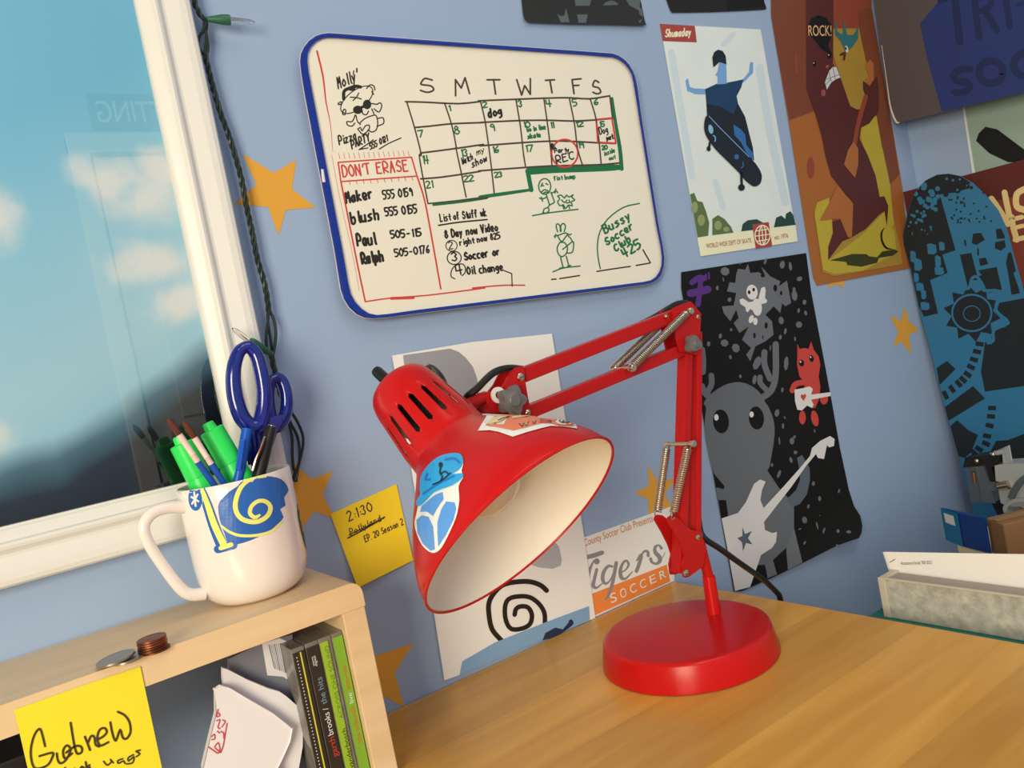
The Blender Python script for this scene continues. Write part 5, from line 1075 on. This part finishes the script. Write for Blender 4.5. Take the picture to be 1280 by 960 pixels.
# dark poster at the top right
def curlB(px_, py_): return 0.012*max(0, 1-(px_-1090-(py_*0.18))/14.0)**2*0
s = Sheet(lambda a, b, l: PX(a, b, 1.318-l), R0, lift=0.004, step=0.0003)
cbk = mr_('umber_print', (76, 66, 64)); cbl = mr_('navy_blue_print', (36, 48, 96)); cin = mr_('ink_navy_print', (27, 36, 72)); cln = mr_('painted_edge_highlight', (196, 176, 160))
s.paper([(-40, -260), (36, -10), (60, 180), (88, 380), (98, 420), (112, 450), (122, 462), (145, 458), (366, 404), (620, 342), (760, 300), (700, -380)], cbk, thick=0.002)
s.stroke([(66, 170), (86, 310), (96, 385), (108, 430), (122, 458), (132, 459)], [2, 3, 5, 7, 7, 3], cln, 2)  # highlight along the poster's left edge and corner, painted as a pale stroke
s.poly([(318, -40), (210, 88), (235, 210), (270, 340), (292, 418), (366, 402), (620, 342), (760, 300), (700, -300), (380, -260)], cbl, 1)
kx = K(1150, 0, 7.385); s.at(kx)
for st, wd in (([(315, -60), (340, 150), (365, 385)], 68), ([(190, 0), (330, -50), (430, -60)], 60), ([(500, -60), (520, 150), (545, 335)], 62), ([(600, 100), (650, 180), (710, 275)], 60), ([(520, -20), (640, -30), (650, 50), (560, 100)], 55), ([(780, -60), (810, 100), (830, 240)], 60), ([(900, 45), (970, 25)], 40),
               ([(460, 640), (380, 640), (310, 690), (340, 745), (430, 760), (460, 805), (400, 850), (320, 850)], 62), ([(655+110*cos(i*pi/8), 665+105*sin(i*pi/8)) for i in range(17)], 66), ([(980, 470), (890, 530), (865, 620), (920, 690), (1000, 690)], 66)): s.stroke(st, wd, cin, 2)
tag(s.done('soccer_poster'), 'dark navy and brown TRI SOCCER poster at the upper right', 'poster')

# ------------------------------------------------------------------ skateboard deck
p0 = PX(1186, 217, 1.290); dz = PX(1215, 600, 1.262)
nrm = Vector((-1, 0.0, -0.055)).normalized()
dm = plane_map(p0, nrm)
s = Sheet(dm, R6, lift=0.0, step=0.0002)
d_b = mat('deck_blue_print', (38, 98, 128), (0.80, .74, .64), rough=0.45); d_k = mat('deck_black_print', (30, 34, 36), (0.80, .74, .64), rough=0.6, spec=0.2); d_e = mat('deck_ply_edge', (60, 62, 62), (0.6, .6, .6), rough=.6)
top = R6([(45, 440), (40, 380), (55, 310), (70, 240), (92, 170), (125, 115), (170, 70), (235, 38), (300, 32), (370, 46), (440, 85), (520, 160), (585, 240), (632, 340), (670, 480), (728, 690)])
tail = [(1302, 470), (1322, 570), (1344, 690), (1348, 740), (1338, 768), (1316, 782), (1286, 776), (1266, 752)]
left = R7([(470, 1320), (400, 1000), (330, 740), (262, 500), (190, 220), (125, -20)])
lft2 = R6([(130, 790), (85, 580)])
out = top+tail+left+lft2
s.at(I_).paper(out, d_b, thick=0.011, edge=d_e); s.clip = out
# rear face
s.add([dm(a, b, -0.011) for a, b in out], [list(t_) for t_ in tessellate_polygon([[Vector((a, b, 0)) for a, b in out]])], s.mi(d_e))
s.at(R6)
s.poly([(45, 440), (41, 380), (56, 310), (71, 240), (93, 170), (126, 116), (170, 71), (235, 39), (300, 33), (370, 47), (425, 82), (400, 120), (340, 140), (250, 150), (340, 470), (265, 495), (295, 600), (195, 640), (240, 830), (160, 850), (131, 790), (86, 580)], d_k, 1)
for a, b, rx, ry in ((205, 462, 28, 32), (262, 447, 17, 26), (98, 505, 17, 34), (126, 552, 24, 36), (240, 532, 18, 34), (247, 587, 28, 24), (116, 625, 15, 28), (136, 678, 24, 24), (158, 722, 15, 28), (166, 788, 27, 24)): s.poly([(a-rx, b-ry*.8), (a-rx*.3, b-ry), (a+rx*.8, b-ry*.7), (a+rx, b+ry*.6), (a+rx*.4, b+ry), (a-rx*.8, b+ry*.9)], d_b, 2)
rr = random.Random(3)
for i in range(46):
    a = rr.uniform(0, 1); b = rr.uniform(0, 1); x = 120+a*140+(-60*b); y = 90+b*290; r_ = 17-13*b+rr.uniform(-2, 2)
    if 60 < x < 285: s.ell(x, y, max(4, r_), max(4, r_), d_b, 2, n=10)
for c in ((350, 125, 20), (404, 104, 17), (375, 95, 15), (325, 100, 18), (292, 88, 16), (430, 112, 10), (285, 150, 16)): s.ell(c[0], c[1], c[2], c[2], d_k, 2, n=12)
for c in ((350, 125, 12), (404, 100, 8), (325, 70, 14), (365, 65, 12), (290, 62, 14)): s.ell(c[0], c[1], c[2]*.6, c[2]*.6, d_b, 3, n=10)
for i in range(34):
    y = 140+rr.uniform(0, 185); x = 280+(y-140)*.22+rr.uniform(0, 230); s.ell(x, y, 6, 6, d_k, 2, n=8)
for p in ([(440, 375), (485, 370), (508, 410), (460, 440), (433, 430)], [(570, 350), (600, 345), (622, 390), (620, 403), (575, 405)], [(565, 425), (620, 412), (628, 450), (600, 472), (565, 460)], [(388, 408), (400, 412), (402, 450), (392, 440)], [(464, 455), (473, 460), (474, 502), (464, 498)], [(472, 518), (512, 512), (528, 548), (482, 560)],
          [(365, 495), (430, 485), (465, 620), (490, 612), (470, 585), (575, 565), (605, 695), (530, 715), (490, 640), (440, 640), (410, 680), (400, 640)], [(640, 485), (658, 480), (685, 590), (670, 600), (702, 690), (708, 715), (660, 725), (640, 600), (628, 545)], [(590, 770), (725, 745), (900, 715), (980, 960), (990, 1200), (560, 1200), (545, 960), (560, 925), (640, 885), (575, 820)]): s.poly(p, d_k, 1)
s.poly([(435+(165 if i % 2 == 0 else 118)*cos(i*pi/10+.18), 830+(165 if i % 2 == 0 else 118)*sin(i*pi/10+.18)*1.0) for i in range(20)], d_k, 2)
s.stroke([(395, 690), (420, 682), (432, 635), (455, 620), (478, 640), (500, 698), (590, 705), (570, 790), (585, 830), (642, 885), (560, 925), (556, 985), (525, 1000)], 17, d_b, 3)
s.stroke([(433+112*cos(i*pi/14), 828+104*sin(i*pi/14)) for i in range(28)], 11, d_b, 3, closed=True); s.stroke([(433+48*cos(i*pi/12), 832+44*sin(i*pi/12)) for i in range(24)], 5, d_b, 3, closed=True)
s.at(R7)
s.poly([(445, 110), (500, 130), (560, 30), (680, -20), (820, 300), (640, 330), (445, 358), (425, 260)], d_k, 1)
for i, (x, y, rot) in enumerate(((418, 120, .15), (405, 158, .2), (390, 198, .3), (375, 235, .45), (358, 272, .6), (335, 298, .75), (313, 318, .85), (280, 345, .95), (247, 375, 1.1), (480, 440, 0), (475, 482, .1), (468, 528, .25), (455, 580, .2), (450, 618, .4), (415, 645, .6), (392, 665, .7))):
    w_, h_ = (27 if rot < 1 else 30), 11; c, d = cos(rot), sin(rot); s.poly([(x+a*w_*c-b*h_*d, y+a*w_*d+b*h_*c) for a, b in ((-.75, -1), (.75, -1), (.75, 1), (-.75, 1))], d_k, 2)
for p in ([(203, 240), (255, 205), (298, 245), (218, 325)], [(244, 435), (385, 330), (445, 392), (262, 505)], [(272, 530), (305, 500), (360, 550), (410, 575), (375, 660), (345, 690), (312, 680)], [(500, 605), (560, 600), (640, 570), (840, 520), (920, 900), (520, 1000), (420, 800), (440, 720)]): s.poly(p, d_k, 1)
tag(s.done('skateboard_deck'), 'blue and black printed skateboard deck leaning in the corner', 'skateboard')

# ------------------------------------------------------------------ beyond the desk: trunk, file box, papers, cartons
M_tealb = mat('teal_trunk', (14, 92, 82), (0.6, .62, .6), rough=0.5)
tk = thing('storage_trunk', 'teal storage trunk beside the desk, under the stone-patterned box', 'trunk', (0.73, -0.42, 0))
obj('trunk_body', B().box((0.69, -0.68, 0), (0.775, -0.238, 0.70)), M_tealb, tk, smooth=False, bevel=0.004)
obj('trunk_lid', B().box((0.684, -0.686, 0.70), (0.780, -0.232, 0.7355)), M_tealb, tk, smooth=False, bevel=0.004)
def stone(name):
    m = bpy.data.materials.new(name); m.use_nodes = True; nt = m.node_tree; b = nt.nodes['Principled BSDF']; b.inputs['Roughness'].default_value = .7
    tc = nt.nodes.new('ShaderNodeTexCoord'); n = nt.nodes.new('ShaderNodeTexNoise'); n.inputs['Scale'].default_value = 95; n.inputs['Detail'].default_value = 8; n.inputs['Roughness'].default_value = .65; n.inputs['Distortion'].default_value = .2
    nt.links.new(tc.outputs['Object'], n.inputs['Vector']); cr = nt.nodes.new('ShaderNodeValToRGB'); nt.links.new(n.outputs['Fac'], cr.inputs[0])
    for i, (p, c) in enumerate([(0.35, (152, 144, 118)), (0.5, (172, 164, 142)), (0.68, (194, 184, 154))]):
        el = cr.color_ramp.elements[i] if i < 2 else cr.color_ramp.elements.new(p)
        el.position = p; el.color = (*alb(c, (0.95, .84, .66)), 1)
    nt.links.new(cr.outputs[0], b.inputs['Base Color']); return m
M_stone = stone('marbled_board'); M_tan = mat('tan_box_edge', (188, 172, 140), (0.95, .84, .66), rough=.7); M_tan2 = mat('greige_box_top', (150, 134, 112), (0.95, .84, .66), rough=.8)
zt = 0.7357; fz = 0.7755; X0 = 0.700; Y0 = -0.249; Y1 = -0.62; TH = 0.036
fbx = thing('file_box', 'stone-patterned box file standing just past the desk edge', 'box file', (X0, -0.4, zt))
obj('front_board', B().box((X0, Y1, zt), (X0+0.0025, Y0-0.006, fz-0.0008)), M_stone, fbx, smooth=False, bevel=0.0006)
obj('edge_binding', B().box((X0-0.0008, Y0-0.007, zt), (X0+TH, Y0, fz)).box((X0-0.0006, Y1, fz-0.0012), (X0+0.003, Y0-0.006, fz+0.0002)), M_tan, fbx, smooth=False, bevel=0.0006)
obj('back_board', B().box((X0+TH-0.003, Y1, zt), (X0+TH, Y0-0.006, fz+0.001)), M_tan, fbx, smooth=False, bevel=0.0006)
obj('top_panel', B().box((X0+0.003, Y1, zt), (X0+0.024, Y0-0.0075, fz-0.002)), M_tan2, fbx, smooth=False)
xp = 0.7265
pst = thing('paper_stack', 'white papers sticking up out of the stone-patterned box file', 'papers', (xp, -0.4, zt))
pa0, pa1 = PX(1106, 690, xp), PX(1280, 693, xp)
d_ = (pa1-pa0)
for i in range(4):
    x = xp+0.0012*i; q0_ = pa0+Vector((0, 0.0015*i*(1 if i % 2 else -1), -0.0006*i)); q1_ = q0_+d_*2.2
    o_ = obj('sheet', B().prism([Vector((x, q0_.y, q0_.z)), Vector((x, q1_.y, q1_.z)), Vector((x, q1_.y, zt+.002)), Vector((x, q0_.y-0.008, zt+.002))], (0.0009, 0, 0)), M_paper if i else mat('top_sheet', (222, 222, 226), (0.66, .66, .64), rough=.8), pst, smooth=False)
s = Sheet(lambda a, b, l: PX(a, b, xp-l), None, lift=0.0003)
s.text('Accessory book 700 0321', (1126, 706), (1165, 705), 4.2, M_ink, 0, lean=.1); s.stroke([(1112, 703), (1119, 699)], .8, M_ink, 0)
s.done('printed_line', pst)
M_ctn = mat('beige_carton', (176, 166, 140), (0.5, .5, .48), rough=.8)
ct = thing('floor_carton', 'beige carton below the blue box in the corner', 'carton', (1.1, -0.3, 0))
ZC = 0.7095
obj('carton_body', B().box((1.006, -0.50, 0), (1.24, -0.166, ZC-0.012)), M_ctn, ct, smooth=False, bevel=0.002)
obj('carton_flap', B().box((1.004, -0.502, ZC-0.012), (1.24, -0.164, ZC)), M_ctn, ct, smooth=False, bevel=0.002)
# blue box
def XP(px_, py_, X): return PX(px_, py_, X)
fl = [XP(1176, 633.5, 1.0), XP(1197.5, 640, 1.0), XP(1207.5, 689, 1.0), XP(1185, 680, 1.0)]
M_bb = mat('blue_carton', (0, 50, 112), (0.8, .74, .66), rough=.4); M_bt = mat('teal_carton_side', (8, 104, 140), (0.8, .74, .66), rough=.4); M_lab = mat('white_box_label', (190, 196, 206), (0.6, .6, .6), rough=.6)
yb0, yb1 = -0.185, -0.150; zb1 = 0.7562
bbx = thing('blue_box', 'blue cardboard box with a white label beside the cardboard box', 'box', (1.02, -0.2, ZC))
a = [Vector((1.0, -0.152, ZC+.0005)), Vector((0.978, -0.174, ZC+.0005)), Vector((1.035, -0.238, ZC+.0005)), Vector((1.075, -0.206, ZC+.0005))]
# corners taken from the photograph: left, front-left, front-right, back
k1 = PX(1176, 633.5, 1.030); k2 = PX(1197.5, 640.5, 1.008); k3 = PX(1232, 647, 1.020)
zt_b = (k1.z+k2.z)/2
def onz(px_, py_, z): return PZ(px_, py_, z)
T1, T2_, T3_ = onz(1176, 633.5, 0.755), onz(1197.5, 640.5, 0.755), onz(1233, 648, 0.755); T4 = T1+(T3_-T2_)
lo = [Vector((p.x, p.y, ZC+.0005)) for p in (T1, T2_, T3_, T4)]
obj('box_body', B().hexa(lo, [Vector((p.x, p.y, 0.755)) for p in (T1, T2_, T3_, T4)]), M_bb, bbx, smooth=False, bevel=0.0015)
n_ = (T2_-T1).cross(Vector((0, 0, 1))).normalized();
if n_.dot(CAM-T1) < 0: n_ = -n_
sp = B().add([T1+n_*.0008+Vector((0, 0, -.001)), T2_+n_*.0008+Vector((0, 0, -.001)), Vector((T2_.x, T2_.y, ZC+.001))+n_*.0008, Vector((T1.x, T1.y, ZC+.001))+n_*.0008], [(0, 1, 2, 3)])
obj('end_panel', sp, M_bt, bbx, smooth=False)
f_ = lambda u, v: T1.lerp(T2_, u)+n_*.0014+Vector((0, 0, -v*(0.755-ZC)))
obj('box_label', B().add([f_(.18, .14), f_(.75, .14), f_(.78, .42), f_(.2, .42)], [(0, 1, 2, 3)]), M_lab, bbx, smooth=False)
# cardboard box
M_cb = mat('brown_cardboard', (134, 92, 56), (0.85, .78, .68), rough=.85, vary=.05)
G1, G2 = onz(1229.5, 646.8, 0.7535), onz(1251, 655.5, 0.7535); G3 = onz(1282, 648, 0.7535)+(onz(1282, 648, .7535)-G2)*.6; G4 = G1+(G3-G2)
cbx = thing('cardboard_box', 'plain brown cardboard box under the grey hole punch', 'box', (G2.x, G2.y, ZC))
off = Vector((0.0, -0.0025, 0))
obj('box_body', B().hexa([Vector((p.x, p.y, ZC+.0005))+off for p in (G1, G2, G3, G4)], [Vector((p.x, p.y, .7535))+off for p in (G1, G2, G3, G4)]), M_cb, cbx, smooth=False, bevel=0.002)
mt_ = (G1+G2)/2; mt2 = (G3+G4)/2
obj('packing_tape', B().bar(Vector((mt_.x, mt_.y, .7545))+off, Vector((mt2.x, mt2.y, .7545))+off, (0, 0, 1), 0.012, 0.0008), mat('tan_tape', (150, 112, 76), (0.85, .78, .68), rough=.3), cbx, smooth=False)
# grey hole punch
M_hp = mat('grey_punch_body', (138, 138, 132), (0.85, .78, .68), rough=.45); M_hd = mat('dark_grey_punch', (70, 76, 82), (0.85, .78, .68), rough=.4)
H8 = K(1160, 540, 6)
XH = 1.045
def H(a, b, o=0.0): return PX(1160+a/6, 540+b/6, XH-o)
hpn = thing('hole_punch', 'grey desk hole punch with a black hinge on top of the boxes', 'hole punch', H(480, 560))
def hpoly(name, pts, o, th, m, bev=0.001):
    return obj(name, B().prism([H(a, b, o) for a, b in pts], (th, 0, 0)), m, hpn, smooth=False, bevel=bev)
hpoly('arm_cover', [(500, 252), (560, 242), (720, 236), (800, 236), (800, 620), (700, 560), (600, 560), (545, 530), (530, 440), (535, 370), (510, 368)], 0.0, 0.03, M_hp, 0.002)
hpoly('hinge_bracket', [(362, 240), (410, 236), (450, 290), (470, 370), (530, 380), (530, 435), (480, 445), (500, 530), (410, 525), (375, 330)], -0.004, 0.02, M_hd)
hpoly('hinge_block', [(268, 262), (280, 200), (420, 180), (540, 175), (540, 215), (480, 270), (510, 366), (468, 366), (420, 250)], -0.002, 0.024, M_black)
hpoly('side_post', [(290, 262), (360, 255), (410, 525), (330, 530)], -0.008, 0.012, M_hd)
hpoly('top_plate', [(470, 160), (575, 122), (596, 240), (570, 240), (560, 165), (490, 190)], -0.006, 0.012, M_hp)
obj('spring_latch', B().rod(H(530, 408, .004), H(605, 395, .004), 0.0055, 18), M_steel, hpn)
obj('post_spring', B().rod(H(340, 300, .006), H(350, 380, .006), 0.0022, 12), metal('copper_spring', (190, 140, 90), .3), hpn)
for a, b in ((367, 218), (487, 168)): obj('rivet', B().ball(H(a, b, .004), 0.0028, 12), M_steel, hpn)
tubep = [(cos(t_*2*pi/24), sin(t_*2*pi/24)) for t_ in range(24)]
ring = B()
cc = H(700, 575); 
po = [H(690+130*x, 578+80*y, 0.006) for x, y in tubep]; pi_ = [H(700+108*x, 585+60*y, 0.006) for x, y in tubep]
po2 = [p+Vector((0.05, 0, 0)) for p in po]; pi2 = [p+Vector((0.05, 0, 0)) for p in pi_]
ring.add(po+pi_+po2+pi2, [f for i in range(24) for f in ((i, (i+1) % 24, 24+(i+1) % 24, 24+i), (i, 48+i, 48+(i+1) % 24, (i+1) % 24), (24+i, 24+(i+1) % 24, 72+(i+1) % 24, 72+i))])
obj('oval_sleeve', ring, M_hp, hpn)
obj('pull_cord', B().tube(crom([H(625, 495, .003), H(650, 440, .003), H(690, 380, .003), H(740, 340, .003)], 4), 0.004, 8), M_hd, hpn)
